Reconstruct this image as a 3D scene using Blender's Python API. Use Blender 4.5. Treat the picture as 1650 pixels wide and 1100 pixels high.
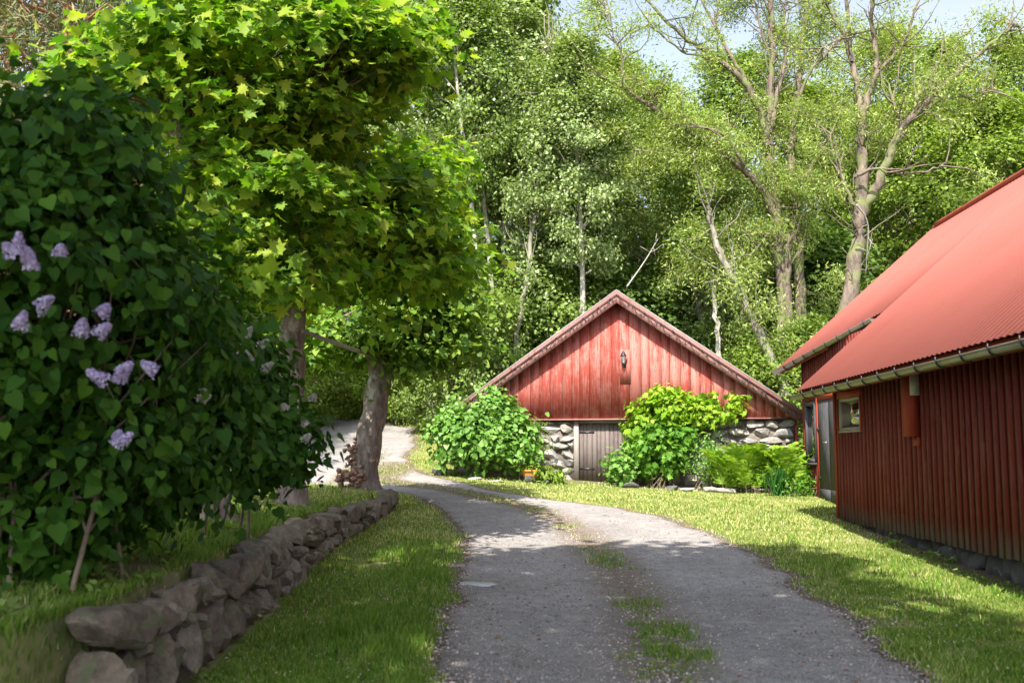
import bpy, bmesh, math
import numpy as np
from mathutils import Vector, Matrix

for o in list(bpy.data.objects): bpy.data.objects.remove(o)
sc = bpy.context.scene
col = sc.collection
rng = np.random.default_rng(11)

# ------------------------------------------------------------------ camera, sky, sun, exposure
F = 1650.0
TILT = math.atan(180/1650.0)
CAM = np.array([0.0, 0.0, 1.6])
cd = bpy.data.cameras.new('camera'); cam = bpy.data.objects.new('camera', cd); col.objects.link(cam)
cam.location = CAM; cam.rotation_euler = (math.pi/2+TILT, 0, 0)
cd.lens = 36; cd.sensor_width = 36; cd.clip_end = 1000; cd.clip_start = 0.05
cd.dof.use_dof = True; cd.dof.focus_distance = 27.0; cd.dof.aperture_fstop = 2.2
sc.camera = cam

SUN_EL = math.radians(50)
sun_from = Vector((-0.27, -1.0, 0)).normalized()
w = bpy.data.worlds.new("World"); sc.world = w; w.use_nodes = True
nt = w.node_tree; bg = nt.nodes['Background']
sky = nt.nodes.new('ShaderNodeTexSky'); sky.sky_type = 'NISHITA'; sky.sun_disc = False
sky.sun_elevation = SUN_EL; sky.sun_rotation = math.atan2(sun_from.x, sun_from.y)
sky.air_density = 1.0; sky.dust_density = 2.0; sky.ozone_density = 1.0
bg.inputs[1].default_value = 0.14
# thin broken cloud whitening the sky
_tc = nt.nodes.new('ShaderNodeTexCoord'); _n = nt.nodes.new('ShaderNodeTexNoise'); _n.inputs['Scale'].default_value = 2.2; _n.inputs['Detail'].default_value = 6
_bw = nt.nodes.new('ShaderNodeRGBToBW'); _r = nt.nodes.new('ShaderNodeValToRGB'); _r.color_ramp.elements[0].position = .32; _r.color_ramp.elements[0].color = (.38, .38, .38, 1); _r.color_ramp.elements[1].position = .62; _r.color_ramp.elements[1].color = (.95, .95, .95, 1)
_m = nt.nodes.new('ShaderNodeMix'); _m.data_type = 'RGBA'; _k = nt.nodes.new('ShaderNodeMix'); _k.data_type = 'RGBA'; _k.blend_type = 'MULTIPLY'; _k.inputs[0].default_value = 1; _k.inputs[7].default_value = (.92, 1.0, 1.16, 1)
nt.links.new(_tc.outputs['Generated'], _n.inputs[0]); nt.links.new(_n.outputs[0], _r.inputs[0]); nt.links.new(_r.outputs[0], _m.inputs[0])
nt.links.new(sky.outputs[0], _bw.inputs[0]); nt.links.new(_bw.outputs[0], _k.inputs[6]); nt.links.new(sky.outputs[0], _m.inputs[6]); nt.links.new(_k.outputs[2], _m.inputs[7]); nt.links.new(_m.outputs[2], bg.inputs[0])
sl = bpy.data.lights.new('sun', 'SUN'); sl.energy = 4.2; sl.angle = math.radians(0.5); sl.color = (1.0, 0.95, 0.86)
so = bpy.data.objects.new('sun', sl); col.objects.link(so)
LDIR = Vector((-sun_from.x*math.cos(SUN_EL), -sun_from.y*math.cos(SUN_EL), -math.sin(SUN_EL)))
so.rotation_euler = LDIR.to_track_quat('-Z', 'Y').to_euler(); so.location = (3, -20, 30)
sc.view_settings.view_transform = 'Standard'; sc.view_settings.look = 'None'
sc.view_settings.exposure = 1.6; sc.view_settings.gamma = 1
sc.cycles.use_denoising = True
sc.cycles.max_bounces = 8; sc.cycles.transparent_max_bounces = 6

def ray(px, py):
    x = (px-825)/F; y = (550-py)/F
    return np.array([x, math.cos(TILT)-y*math.sin(TILT), math.sin(TILT)+y*math.cos(TILT)])
def at(px, py, Y):
    r = ray(px, py); return CAM+r*(Y/r[1])
def sstep(t):
    t = np.clip(t, 0, 1); return t*t*(3-2*t)

# ------------------------------------------------------------------ terrain height
_ys = np.arange(-60, 200, .25)
_bz = np.interp(_ys, [-60, 10, 12.4, 19.5, 24, 30, 40, 47, 60, 80, 100, 140], [0, 0, .06, .35, .5, .73, 1.25, 1.9, 6, 13, 18, 22])
_k = np.exp(-np.linspace(-2, 2, 17)**2); _k /= _k.sum()
_bz = np.convolve(np.pad(_bz, 8, mode='edge'), _k, 'valid')
WALL_Y = [0, 4, 5.5, 7, 10, 14, 17, 20.4, 26]; WALL_X = [-3.4, -3.0, -2.6, -2.3, -2.45, -2.7, -2.68, -2.42, -2.4]
def wallX(Y): return np.interp(Y, WALL_Y, WALL_X)
_lz = np.convolve(np.pad(np.interp(_ys, [18, 24, 30, 40, 46, 60], [0, .2, .45, 1.1, 1.6, 1.8]), 8, mode='edge'), _k, 'valid')
def bankz(X, Y):
    d = wallX(Y)-X
    z = np.interp(Y, [2, 5, 7, 11, 16, 20.5, 24], [.42, .55, .66, .70, .72, .70, .72])+.3*sstep((d-.2)/2.8)
    z = z+.22*np.exp(-((X+2.95)**2+(Y-21)**2)/.7)
    return z
def H(X, Y):
    X = np.asarray(X, float); Y = np.asarray(Y, float)
    z = np.interp(Y, _ys, _bz)+np.interp(Y, _ys, _lz)*sstep((6-X)/9.0)
    z = z+.04*np.sin(X*1.3+Y*.7)*np.sin(Y*.9-X*.4)*sstep((np.abs(X-2)-3)/3)
    wd = .10+.35*np.clip(Y-20.2, 0, 10)+1.1*np.clip(5.9-Y, 0, 2)
    m = sstep((wallX(Y)-.22-X)/wd)*(1-sstep((Y-21.0)/3.5))
    return z*(1-m)+bankz(X, Y)*m
def Hs(x, y): return float(H(x, y))
def gp(px, py):
    r = ray(px, py); t = 3.0
    while t < 120:
        p = CAM+r*t
        if p[2] < Hs(p[0], p[1]): break
        t += .05
    return p
# hash style smooth noise for numpy
_g = rng.random((64, 64))
def vnoise(x, y):
    xi = np.floor(x).astype(int); yi = np.floor(y).astype(int); fx = sstep(x-xi); fy = sstep(y-yi)
    g = lambda a, b: _g[a % 64, b % 64]
    return (g(xi, yi)*(1-fx)+g(xi+1, yi)*fx)*(1-fy)+(g(xi, yi+1)*(1-fx)+g(xi+1, yi+1)*fx)*fy

# driveway outline (left and right edge as X over Y), unprojected onto the terrain once
_L = [gp(*p) for p in [(700, 1100), (722, 1000), (738, 930), (746, 880), (738, 850), (712, 822), (672, 803), (640, 793)]]
XLp = sorted([(p[1], p[0]) for p in _L])
XLp = [(-20, -1.2), (3, -.8)]+XLp+[(XLp[-1][0]+1.6, -5.2), (30, -6.3), (36, -7.4), (41, -8.6), (43.5, -13), (45, -30)]
_R = [gp(*p) for p in [(1490, 1100), (1400, 1020), (1300, 950), (1230, 898), (1180, 872), (1120, 850), (1050, 828), (950, 812), (850, 800), (750, 781), (690, 765), (662, 748), (656, 735), (668, 718)]]
XRp = sorted([(p[1], p[0]) for p in _R])
XRp = [(-20, 2.6), (3, 2.75)]+XRp+[(41.5, -3.9), (43.5, -6), (45.5, -11), (47, -30)]
def XL(Y): return np.interp(Y, [a for a, b in XLp], [b for a, b in XLp])+.22*(vnoise(Y*1.6, Y*0+3.3)-.5)+.15*(vnoise(Y*5, Y*0+7.3)-.5)
def XR(Y): return np.interp(Y, [a for a, b in XRp], [b for a, b in XRp])+.3*(vnoise(Y*1.3, Y*0+13.3)-.5)+.16*(vnoise(Y*5, Y*0+17.3)-.5)
_C = [gp(*p) for p in [(1066, 1090), (1045, 1000), (1000, 925), (935, 862), (900, 837), (850, 817), (740, 792), (605, 772)]]
XCp = sorted([(p[1], p[0]) for p in _C])
def XC(Y): return np.interp(Y, [a for a, b in XCp], [b for a, b in XCp])
def strip_mask(X, Y):   # grass growing between the wheel tracks
    hw = np.interp(Y, [0, 9, 14, 18, 22, 28, 30, 33], [.46, .50, .40, .36, .55, .9, 1.1, 0])
    d = np.abs(X-XC(Y))/np.maximum(hw, 1e-3)
    dens = np.interp(Y, [0, 7, 9, 10, 12.5, 14, 17, 20, 23, 30, 31], [.7, 1, 1.1, 1.1, .5, .85, .5, .9, 1.3, 1.3, 0])
    n = vnoise(X*2.2+5, Y*1.1+9)*.6+vnoise(X*7, Y*3.5)*.4
    isl = np.exp(-(((X+4.35)/.35)**2+((Y-29.5)/3.2)**2))
    return np.maximum(np.clip((1-d)*1.4, 0, 1)*dens*np.clip((n-.32+.25*(Y > 20))*4, 0, 1), np.clip(isl*2, 0, 1))
def drive_in(X, Y): # signed distance inside the driveway
    return np.minimum(X-XL(Y), XR(Y)-X)

# barn frame
c0 = at(1355, 836, 19.5)
_v = ray(900, 730); AX = np.array([_v[0], _v[1], 0]); AX /= np.linalg.norm(AX)
NO = np.array([-AX[1], AX[0], 0])
def WB(u, o, z): p = c0-AX*u+NO*o; return (p[0], p[1], z)
def barn_o(X, Y): return (X-c0[0])*NO[0]+(Y-c0[1])*NO[1]
def barn_u(X, Y): return -((X-c0[0])*AX[0]+(Y-c0[1])*AX[1])
# shed frame
O = at(998, 675, 28.3); SA = math.radians(12)
SE = np.array([math.cos(SA), -math.sin(SA)]); SM = np.array([-math.sin(SA), -math.cos(SA)])
def G(u, o, z): return (O[0]+SE[0]*u+SM[0]*o, O[1]+SE[1]*u+SM[1]*o, z)

# ------------------------------------------------------------------ helpers: objects
def tag(o, label=None, cat=None, group=None, kind=None):
    if label: o['label'] = label
    if cat: o['category'] = cat
    if group: o['group'] = group
    if kind: o['kind'] = kind
    return o
def worldloc(p):
    l = Vector((0, 0, 0))
    while p is not None: l += Vector(p.location); p = p.parent
    return l
def link(name, me, m, parent=None, loc=None):
    o = bpy.data.objects.new(name, me); col.objects.link(o)
    if m is not None and not me.materials: me.materials.append(m)
    if parent: o.parent = parent
    if loc is not None: o.location = loc
    return o
def empty(name, loc, label, cat, group=None):
    o = bpy.data.objects.new(name, None); col.objects.link(o); o.location = loc; o.empty_display_size = .2
    return tag(o, label, cat, group)
def npmesh(name, V, faces, smooth=False):
    """faces: list of (n,k) int arrays"""
    me = bpy.data.meshes.new(name)
    V = np.ascontiguousarray(V, np.float32)
    me.vertices.add(len(V)); me.vertices.foreach_set('co', V.ravel())
    loops = np.concatenate([f.ravel() for f in faces]).astype(np.int32)
    tot = np.concatenate([np.full(len(f), f.shape[1]) for f in faces])
    st = np.concatenate([[0], np.cumsum(tot)[:-1]]).astype(np.int32)
    me.loops.add(len(loops)); me.loops.foreach_set('vertex_index', loops)
    me.polygons.add(len(st)); me.polygons.foreach_set('loop_start', st)
    if smooth: me.polygons.foreach_set('use_smooth', np.ones(len(st), bool))
    me.update(calc_edges=True)
    return me
class MB:
    def __init__(s): s.V = []; s.F = {}; s.n = 0
    def add(s, V, F):
        V = np.asarray(V, float); s.V.append(V)
        for f in (F if isinstance(F, list) else [F]):
            f = np.asarray(f, int); s.F.setdefault(f.shape[1], []).append(f+s.n)
        s.n += len(V)
    def hexa(s, c):  # eight corners: bottom 4 ccw, top 4
        s.add(c, np.array([[0, 3, 2, 1], [4, 5, 6, 7], [0, 1, 5, 4], [1, 2, 6, 5], [2, 3, 7, 6], [3, 0, 4, 7]]))
    def boxf(s, fn, a0, a1, b0, b1, z0, z1, z2=None):
        """box in frame fn(u,o,z); z2: top height at a1 if sloped"""
        if z2 is None: z2 = z1
        s.hexa([fn(a0, b0, z0), fn(a1, b0, z0), fn(a1, b1, z0), fn(a0, b1, z0), fn(a0, b0, z1), fn(a1, b0, z2), fn(a1, b1, z2), fn(a0, b1, z1)])
    def tube(s, pts, rads, k=8, cap=True):
        V, Fq, caps = tube(pts, rads, k); s.add(V, Fq)
        if cap: s.add(np.zeros((0, 3)), []) if False else None
        if cap:
            s.F.setdefault(k, []).append(np.array(caps)+s.n-len(V))
    def lathe(s, c, prof, k=16):
        a = np.arange(k)*2*math.pi/k; V = []
        for r, z in prof: V += [(c[0]+r*math.cos(t), c[1]+r*math.sin(t), c[2]+z) for t in a]
        n = len(prof); f = [[i*k+j, i*k+(j+1) % k, (i+1)*k+(j+1) % k, (i+1)*k+j] for i in range(n-1) for j in range(k)]
        s.add(V, np.array(f))
    def build(s, name, m, parent=None, smooth=False, sharp=0):
        V = np.concatenate(s.V)
        if parent is not None: V = V-np.array(worldloc(parent))
        me = npmesh(name, V, [np.concatenate(x) for x in s.F.values()], smooth)
        if sharp: me.set_sharp_from_angle(angle=math.radians(sharp))
        return link(name, me, m, parent)
def tube(pts, rads, k=8):
    P = np.asarray(pts, float); n = len(P); R = np.asarray(rads, float)
    if len(R) != n: R = np.interp(np.linspace(0, 1, n), np.linspace(0, 1, len(R)), R)
    T = np.gradient(P, axis=0); T /= np.linalg.norm(T, axis=1)[:, None]+1e-9
    ref = np.array([0, 0, 1.]) if abs(T[0][2]) < .8 else np.array([1., 0, 0])
    A = np.cross(T, ref); A /= np.linalg.norm(A, axis=1)[:, None]+1e-9; B = np.cross(T, A)
    a = np.arange(k)*2*math.pi/k
    V = P[:, None]+R[:, None, None]*(np.cos(a)[None, :, None]*A[:, None]+np.sin(a)[None, :, None]*B[:, None])
    i = np.arange(n-1)[:, None]*k; j = np.arange(k)[None]; j2 = (j+1) % k
    Fq = np.stack([i+j, i+j2, i+k+j2, i+k+j], -1).reshape(-1, 4)
    return V.reshape(-1, 3), Fq, [list(range(k))[::-1], [(n-1)*k+q for q in range(k)]]
def chaikin(P, it=2):
    P = np.asarray(P, float)
    for _ in range(it):
        Q = [P[0]]
        for a, b in zip(P[:-1], P[1:]): Q += [a*.75+b*.25, a*.25+b*.75]
        Q.append(P[-1]); P = np.array(Q)
    return P

# ------------------------------------------------------------------ helpers: materials
def newmat(name):
    m = bpy.data.materials.new(name); m.use_nodes = True; n = m.node_tree.nodes; n.clear()
    out = n.new('ShaderNodeOutputMaterial'); b = n.new('ShaderNodeBsdfPrincipled')
    m.node_tree.links.new(b.outputs[0], out.inputs[0]); return m, m.node_tree, b, out
def N(nt, t, **k):
    n = nt.nodes.new(t)
    for a, v in k.items():
        if a in n.inputs: n.inputs[a].default_value = v
        else: setattr(n, a, v)
    return n
def ramp(nt, fac, stops):
    r = nt.nodes.new('ShaderNodeValToRGB'); e = r.color_ramp.elements
    while len(e) < len(stops): e.new(.5)
    for q, (p, c) in zip(e, stops):
        q.position = p; q.color = (c if len(c) == 4 else (*c, 1)) if not isinstance(c, (int, float)) else (c, c, c, 1)
    nt.links.new(fac, r.inputs[0]); return r
def mixc(nt, fac, a, b, mode='MIX'):
    m = nt.nodes.new('ShaderNodeMix'); m.data_type = 'RGBA'; m.blend_type = mode
    for s, v in ((0, fac), (6, a), (7, b)):
        if hasattr(v, 'type') and hasattr(v, 'links'): nt.links.new(v, m.inputs[s])
        elif isinstance(v, (int, float)): m.inputs[s].default_value = v if s == 0 else (v, v, v, 1)
        else: m.inputs[s].default_value = (*v, 1)
    return m.outputs[2]
def tex(nt, scale, stretch=(1, 1, 1), detail=4, rough=.6, vor=False, w=0):
    tc = nt.nodes.new('ShaderNodeTexCoord'); mp = nt.nodes.new('ShaderNodeMapping'); mp.inputs['Scale'].default_value = stretch
    mp.inputs['Location'].default_value = (w, w*.7, w*.3)
    nt.links.new(tc.outputs['Object'], mp.inputs[0])
    if vor: t = N(nt, 'ShaderNodeTexVoronoi', Scale=scale); nt.links.new(mp.outputs[0], t.inputs[0]); return t
    t = N(nt, 'ShaderNodeTexNoise', Scale=scale, Detail=detail, Roughness=rough); nt.links.new(mp.outputs[0], t.inputs[0]); return t
def bump(nt, b, h, s=.3, d=.02):
    n = N(nt, 'ShaderNodeBump', Strength=s, Distance=d); nt.links.new(h, n.inputs['Height']); nt.links.new(n.outputs[0], b.inputs['Normal'])
def plain(name, c, rough=.6, c2=None, scale=8, bs=0.2, metal=0, stretch=(1, 1, 1), spec=.5, bd=.01):
    m, nt, b, out = newmat(name); t = tex(nt, scale, stretch)
    c2 = c2 or tuple(x*.7 for x in c)
    r = ramp(nt, t.outputs[0], [(.3, c2), (.7, c)]); nt.links.new(r.outputs[0], b.inputs['Base Color'])
    b.inputs['Roughness'].default_value = rough; b.inputs['Metallic'].default_value = metal; b.inputs['Specular IOR Level'].default_value = spec
    if bs: bump(nt, b, t.outputs[0], bs, bd)
    return m
def leafmat(name, cols, trans=.35, rough=.55, spec=.22, tcol=None):
    m, nt, b, out = newmat(name)
    g = nt.nodes.new('ShaderNodeNewGeometry')
    st = [(i/(len(cols)-1) if len(cols) > 1 else 0, c) for i, c in enumerate(cols)]
    r = ramp(nt, g.outputs['Random Per Island'], st)
    t = tex(nt, .8, detail=2); hv = N(nt, 'ShaderNodeHueSaturation'); nt.links.new(r.outputs[0], hv.inputs['Color'])
    mr = N(nt, 'ShaderNodeMapRange'); mr.inputs[3].default_value = .75; mr.inputs[4].default_value = 1.25
    nt.links.new(t.outputs[0], mr.inputs[0]); nt.links.new(mr.outputs[0], hv.inputs['Value'])
    nt.links.new(hv.outputs[0], b.inputs['Base Color']); b.inputs['Roughness'].default_value = rough; b.inputs['Specular IOR Level'].default_value = spec
    tr = nt.nodes.new('ShaderNodeBsdfTranslucent'); cc = mixc(nt, 1.0, hv.outputs[0], tcol or (1.3, 1.35, .55), 'MULTIPLY'); nt.links.new(cc, tr.inputs[0])
    mx = N(nt, 'ShaderNodeMixShader'); mx.inputs[0].default_value = trans
    nt.links.new(b.outputs[0], mx.inputs[1]); nt.links.new(tr.outputs[0], mx.inputs[2]); nt.links.new(mx.outputs[0], out.inputs[0])
    return m
def barkmat(name, c1, c2, moss=None, sc_=6, patches=None):
    m, nt, b, out = newmat(name)
    t = tex(nt, sc_, (1, 1, .35), 6, .7); r = ramp(nt, t.outputs[0], [(.35, c2), (.65, c1)]); c = r.outputs[0]
    if moss:
        t2 = tex(nt, 1.3, w=4); c = mixc(nt, ramp(nt, t2.outputs[0], [(.5, 0.), (.62, 1.)]).outputs[0], c, moss)
    if patches:
        t3 = tex(nt, 5, (1, 1, .6), w=9); c = mixc(nt, ramp(nt, t3.outputs[0], [(.58, 0.), (.66, .8)]).outputs[0], c, patches)
    nt.links.new(c, b.inputs['Base Color']); b.inputs['Roughness'].default_value = .9
    bump(nt, b, t.outputs[0], .9, .04); return m

MAT = {}
MAT['maple'] = leafmat('maple_leaf', [(.06, .13, .016), (.115, .22, .02), (.18, .30, .025), (.27, .37, .035), (.37, .41, .05)], .46, tcol=(1.08, 1.38, .42))
MAT['linden'] = leafmat('linden_leaf', [(.055, .12, .015), (.10, .20, .022), (.17, .28, .035), (.24, .33, .06)], .38)
MAT['lilac'] = leafmat('lilac_leaf', [(.018, .060, .008), (.034, .098, .010), (.07, .155, .015)], .30, .6, .14)
MAT['aspen'] = leafmat('aspen_leaf', [(.11, .17, .045), (.18, .25, .07), (.27, .35, .12), (.40, .47, .24)], .32, .45, .35)
MAT['birch'] = leafmat('birch_leaf', [(.105, .17, .03), (.16, .24, .045), (.24, .32, .08)], .35, .45, .45)
MAT['willow'] = leafmat('willow_leaf', [(.13, .20, .04), (.21, .29, .06), (.30, .38, .09), (.38, .40, .13)], .38, .5, .35)
MAT['darkleaf'] = leafmat('dark_leaf', [(.07, .13, .026), (.115, .19, .04), (.17, .26, .06)], .38)
MAT['brightleaf'] = leafmat('bright_leaf', [(.11, .18, .025), (.17, .25, .035), (.25, .33, .06)], .36)
MAT['hydrangea'] = leafmat('shrub_leaf', [(.08, .19, .025), (.13, .27, .04), (.22, .36, .09)], .32, .5, .3)
MAT['vine'] = leafmat('vine_leaf', [(.11, .24, .015), (.19, .35, .02), (.28, .42, .03), (.34, .42, .06)], .4)
MAT['vinegreen'] = leafmat('peony_leaf', [(.06, .16, .02), (.105, .24, .025), (.16, .31, .035)], .35)
MAT['fern'] = leafmat('fern_leaf', [(.18, .32, .03), (.26, .42, .04), (.34, .48, .06)], .45)
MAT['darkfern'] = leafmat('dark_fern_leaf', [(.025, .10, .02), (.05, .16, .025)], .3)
MAT['pine'] = leafmat('pine_needle', [(.09, .12, .045), (.13, .16, .07), (.2, .2, .09), (.26, .17, .09)], .15)
MAT['lilacflower'] = leafmat('lilac_flower', [(.30, .24, .42), (.45, .38, .56), (.62, .55, .70)], .3, tcol=(1.1, 1, 1.2))
MAT['whiteflower'] = leafmat('white_flower', [(.45, .42, .38), (.7, .67, .62)], .3, tcol=(1, 1, 1))
MAT['grass'] = leafmat('grass_blade', [(.055, .13, .012), (.085, .19, .016), (.13, .25, .022), (.18, .27, .035), (.27, .27, .09)], .38, .55, .25)
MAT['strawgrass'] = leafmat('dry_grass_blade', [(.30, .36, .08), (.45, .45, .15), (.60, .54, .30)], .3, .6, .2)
MAT['petal'] = plain('fallen_petals', (.62, .52, .47), .7, (.30, .20, .17), 20, 0)
MAT['deadleaf'] = plain('dead_leaf', (.22, .12, .07), .8, (.10, .05, .03), 20, 0)
MAT['bark'] = barkmat('maple_bark', (.24, .19, .155), (.07, .052, .043), patches=(.34, .33, .28), sc_=11)
MAT['willowbark'] = barkmat('willow_bark', (.22, .165, .12), (.05, .038, .03), moss=(.13, .15, .05), sc_=4)
MAT['greybark'] = barkmat('aspen_bark', (.30, .27, .21), (.10, .085, .07), moss=(.14, .16, .07), sc_=5)
MAT['palebark'] = barkmat('birch_bark', (.52, .48, .40), (.16, .14, .12), sc_=3)
MAT['pinebark'] = barkmat('pine_bark', (.34, .15, .08), (.12, .06, .04), sc_=5)
MAT['twig'] = plain('twig', (.20, .15, .10), .8, (.10, .075, .05), 10, 0)
MAT['burr'] = plain('burr_bark', (.30, .18, .12), .95, (.11, .06, .04), 14, .5, bd=.02)
MAT['deadtwig'] = plain('dead_twig', (.36, .33, .29), .8, (.2, .18, .15), 10, 0)

def stone_mat(name, cols, lich=(.45, .45, .40), lichs=.64, bs=.7, scale=5):
    m, nt, b, out = newmat(name); g = nt.nodes.new('ShaderNodeNewGeometry')
    r = ramp(nt, g.outputs['Random Per Island'], [(i/(len(cols)-1), c) for i, c in enumerate(cols)])
    t = tex(nt, scale, detail=8, rough=.7); dk = ramp(nt, t.outputs[0], [(.32, .42), (.66, 1.35)])
    c = mixc(nt, 1.0, r.outputs[0], dk.outputs[0], 'MULTIPLY')
    t2 = tex(nt, 7, detail=5, w=6); c = mixc(nt, ramp(nt, t2.outputs[0], [(lichs, 0.), (lichs+.05, .8)]).outputs[0], c, lich)
    t3 = tex(nt, 40, detail=3, w=2); c = mixc(nt, ramp(nt, t3.outputs[0], [(.4, .25), (.6, 0.)]).outputs[0], c, (.05, .045, .04))
    nt.links.new(c, b.inputs['Base Color']); b.inputs['Roughness'].default_value = .85
    bump(nt, b, t.outputs[0], bs, .05); return m
MAT['wallstone'] = stone_mat('field_stone', [(.12, .088, .060), (.20, .155, .11), (.155, .118, .082), (.26, .215, .16)], lich=(.13, .15, .065), lichs=.57, bs=1.0, scale=8)
MAT['shedstone'] = stone_mat('foundation_stone', [(.23, .205, .175), (.33, .295, .25), (.28, .27, .26), (.36, .32, .26)], lich=(.16, .165, .13))
MAT['greystone'] = stone_mat('grey_stone', [(.055, .052, .048), (.09, .085, .08)], lich=(.3, .3, .28))

def ground_mat():
    m, nt, b, out = newmat('lawn_soil')
    a = N(nt, 'ShaderNodeAttribute', attribute_name='soil'); f = N(nt, 'ShaderNodeAttribute', attribute_name='forest')
    t = tex(nt, 1.1, detail=6); g = ramp(nt, t.outputs[0], [(.3, (.09, .12, .025)), (.5, (.17, .19, .05)), (.7, (.30, .27, .12))])
    t2 = tex(nt, 14, detail=8, rough=.8); s = ramp(nt, t2.outputs[0], [(.3, (.07, .05, .035)), (.6, (.17, .135, .10)), (.75, (.26, .22, .18))])
    ma = N(nt, 'ShaderNodeMath', operation='MULTIPLY_ADD'); nt.links.new(a.outputs['Fac'], ma.inputs[0]); ma.inputs[1].default_value = 1.6; 
    t4 = tex(nt, 3.5, detail=5, w=3); mm = N(nt, 'ShaderNodeMath', operation='SUBTRACT'); nt.links.new(t4.outputs[0], mm.inputs[0]); mm.inputs[1].default_value = .85
    nt.links.new(mm.outputs[0], ma.inputs[2]); cl = N(nt, 'ShaderNodeClamp'); nt.links.new(ma.outputs[0], cl.inputs[0])
    c = mixc(nt, cl.outputs[0], g.outputs[0], s.outputs[0])
    t3 = tex(nt, .5, detail=8, rough=.7, w=5); fo = ramp(nt, t3.outputs[0], [(.35, (.03, .045, .014)), (.5, (.05, .07, .02)), (.62, (.14, .10, .06)), (.75, (.22, .19, .15))])
    c = mixc(nt, f.outputs['Fac'], c, fo.outputs[0]); nt.links.new(c, b.inputs['Base Color']); b.inputs['Roughness'].default_value = 1.0
    b.inputs['Specular IOR Level'].default_value = .1; bump(nt, b, t2.outputs[0], .6, .03); return m
MAT['ground'] = ground_mat()
def drive_mat():
    m, nt, b, out = newmat('packed_gravel')
    a = N(nt, 'ShaderNodeAttribute', attribute_name='soil')
    big = tex(nt, .7, detail=5); fine = tex(nt, 55, detail=4, rough=.8); v = tex(nt, 38, vor=True); v2 = tex(nt, 14, (1, 1, 1), vor=True, w=3)
    c = ramp(nt, big.outputs[0], [(.3, (.215, .197, .184)), (.5, (.265, .244, .229)), (.7, (.32, .297, .28))]).outputs[0]
    c = mixc(nt, .85, c, ramp(nt, fine.outputs[0], [(.3, .40), (.5, 1.0), (.72, 1.6)]).outputs[0], 'MULTIPLY')
    med = tex(nt, 7, detail=8, rough=.8, w=11); c = mixc(nt, .8, c, ramp(nt, med.outputs[0], [(.34, .62), (.5, 1.0), (.66, 1.3)]).outputs[0], 'MULTIPLY')
    sp = ramp(nt, v.outputs['Distance'], [(.10, 1.), (.22, 0.)]).outputs[0]
    sel = ramp(nt, tex(nt, 9, detail=3, w=8).outputs[0], [(.5, 0.), (.6, .9)]).outputs[0]
    mu = mixc(nt, 1.0, sp, sel, 'MULTIPLY'); c = mixc(nt, mu, c, (.40, .32, .29))
    soil = ramp(nt, fine.outputs[0], [(.3, (.09, .065, .045)), (.7, (.24, .185, .14))]).outputs[0]
    ma = N(nt, 'ShaderNodeMath', operation='MULTIPLY_ADD'); nt.links.new(a.outputs['Fac'], ma.inputs[0]); ma.inputs[1].default_value = 1.5
    t4 = tex(nt, 4, detail=6, w=3); mm = N(nt, 'ShaderNodeMath', operation='SUBTRACT'); nt.links.new(t4.outputs[0], mm.inputs[0]); mm.inputs[1].default_value = .75
    nt.links.new(mm.outputs[0], ma.inputs[2]); cl = N(nt, 'ShaderNodeClamp'); nt.links.new(ma.outputs[0], cl.inputs[0])
    c = mixc(nt, cl.outputs[0], c, soil)
    nt.links.new(c, b.inputs['Base Color']); b.inputs['Roughness'].default_value = .9; b.inputs['Specular IOR Level'].default_value = .25
    ad = N(nt, 'ShaderNodeMath', operation='ADD'); nt.links.new(fine.outputs[0], ad.inputs[0]); nt.links.new(v.outputs['Distance'], ad.inputs[1])
    bump(nt, b, ad.outputs[0], .7, .02); return m
MAT['drive'] = drive_mat()

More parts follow.
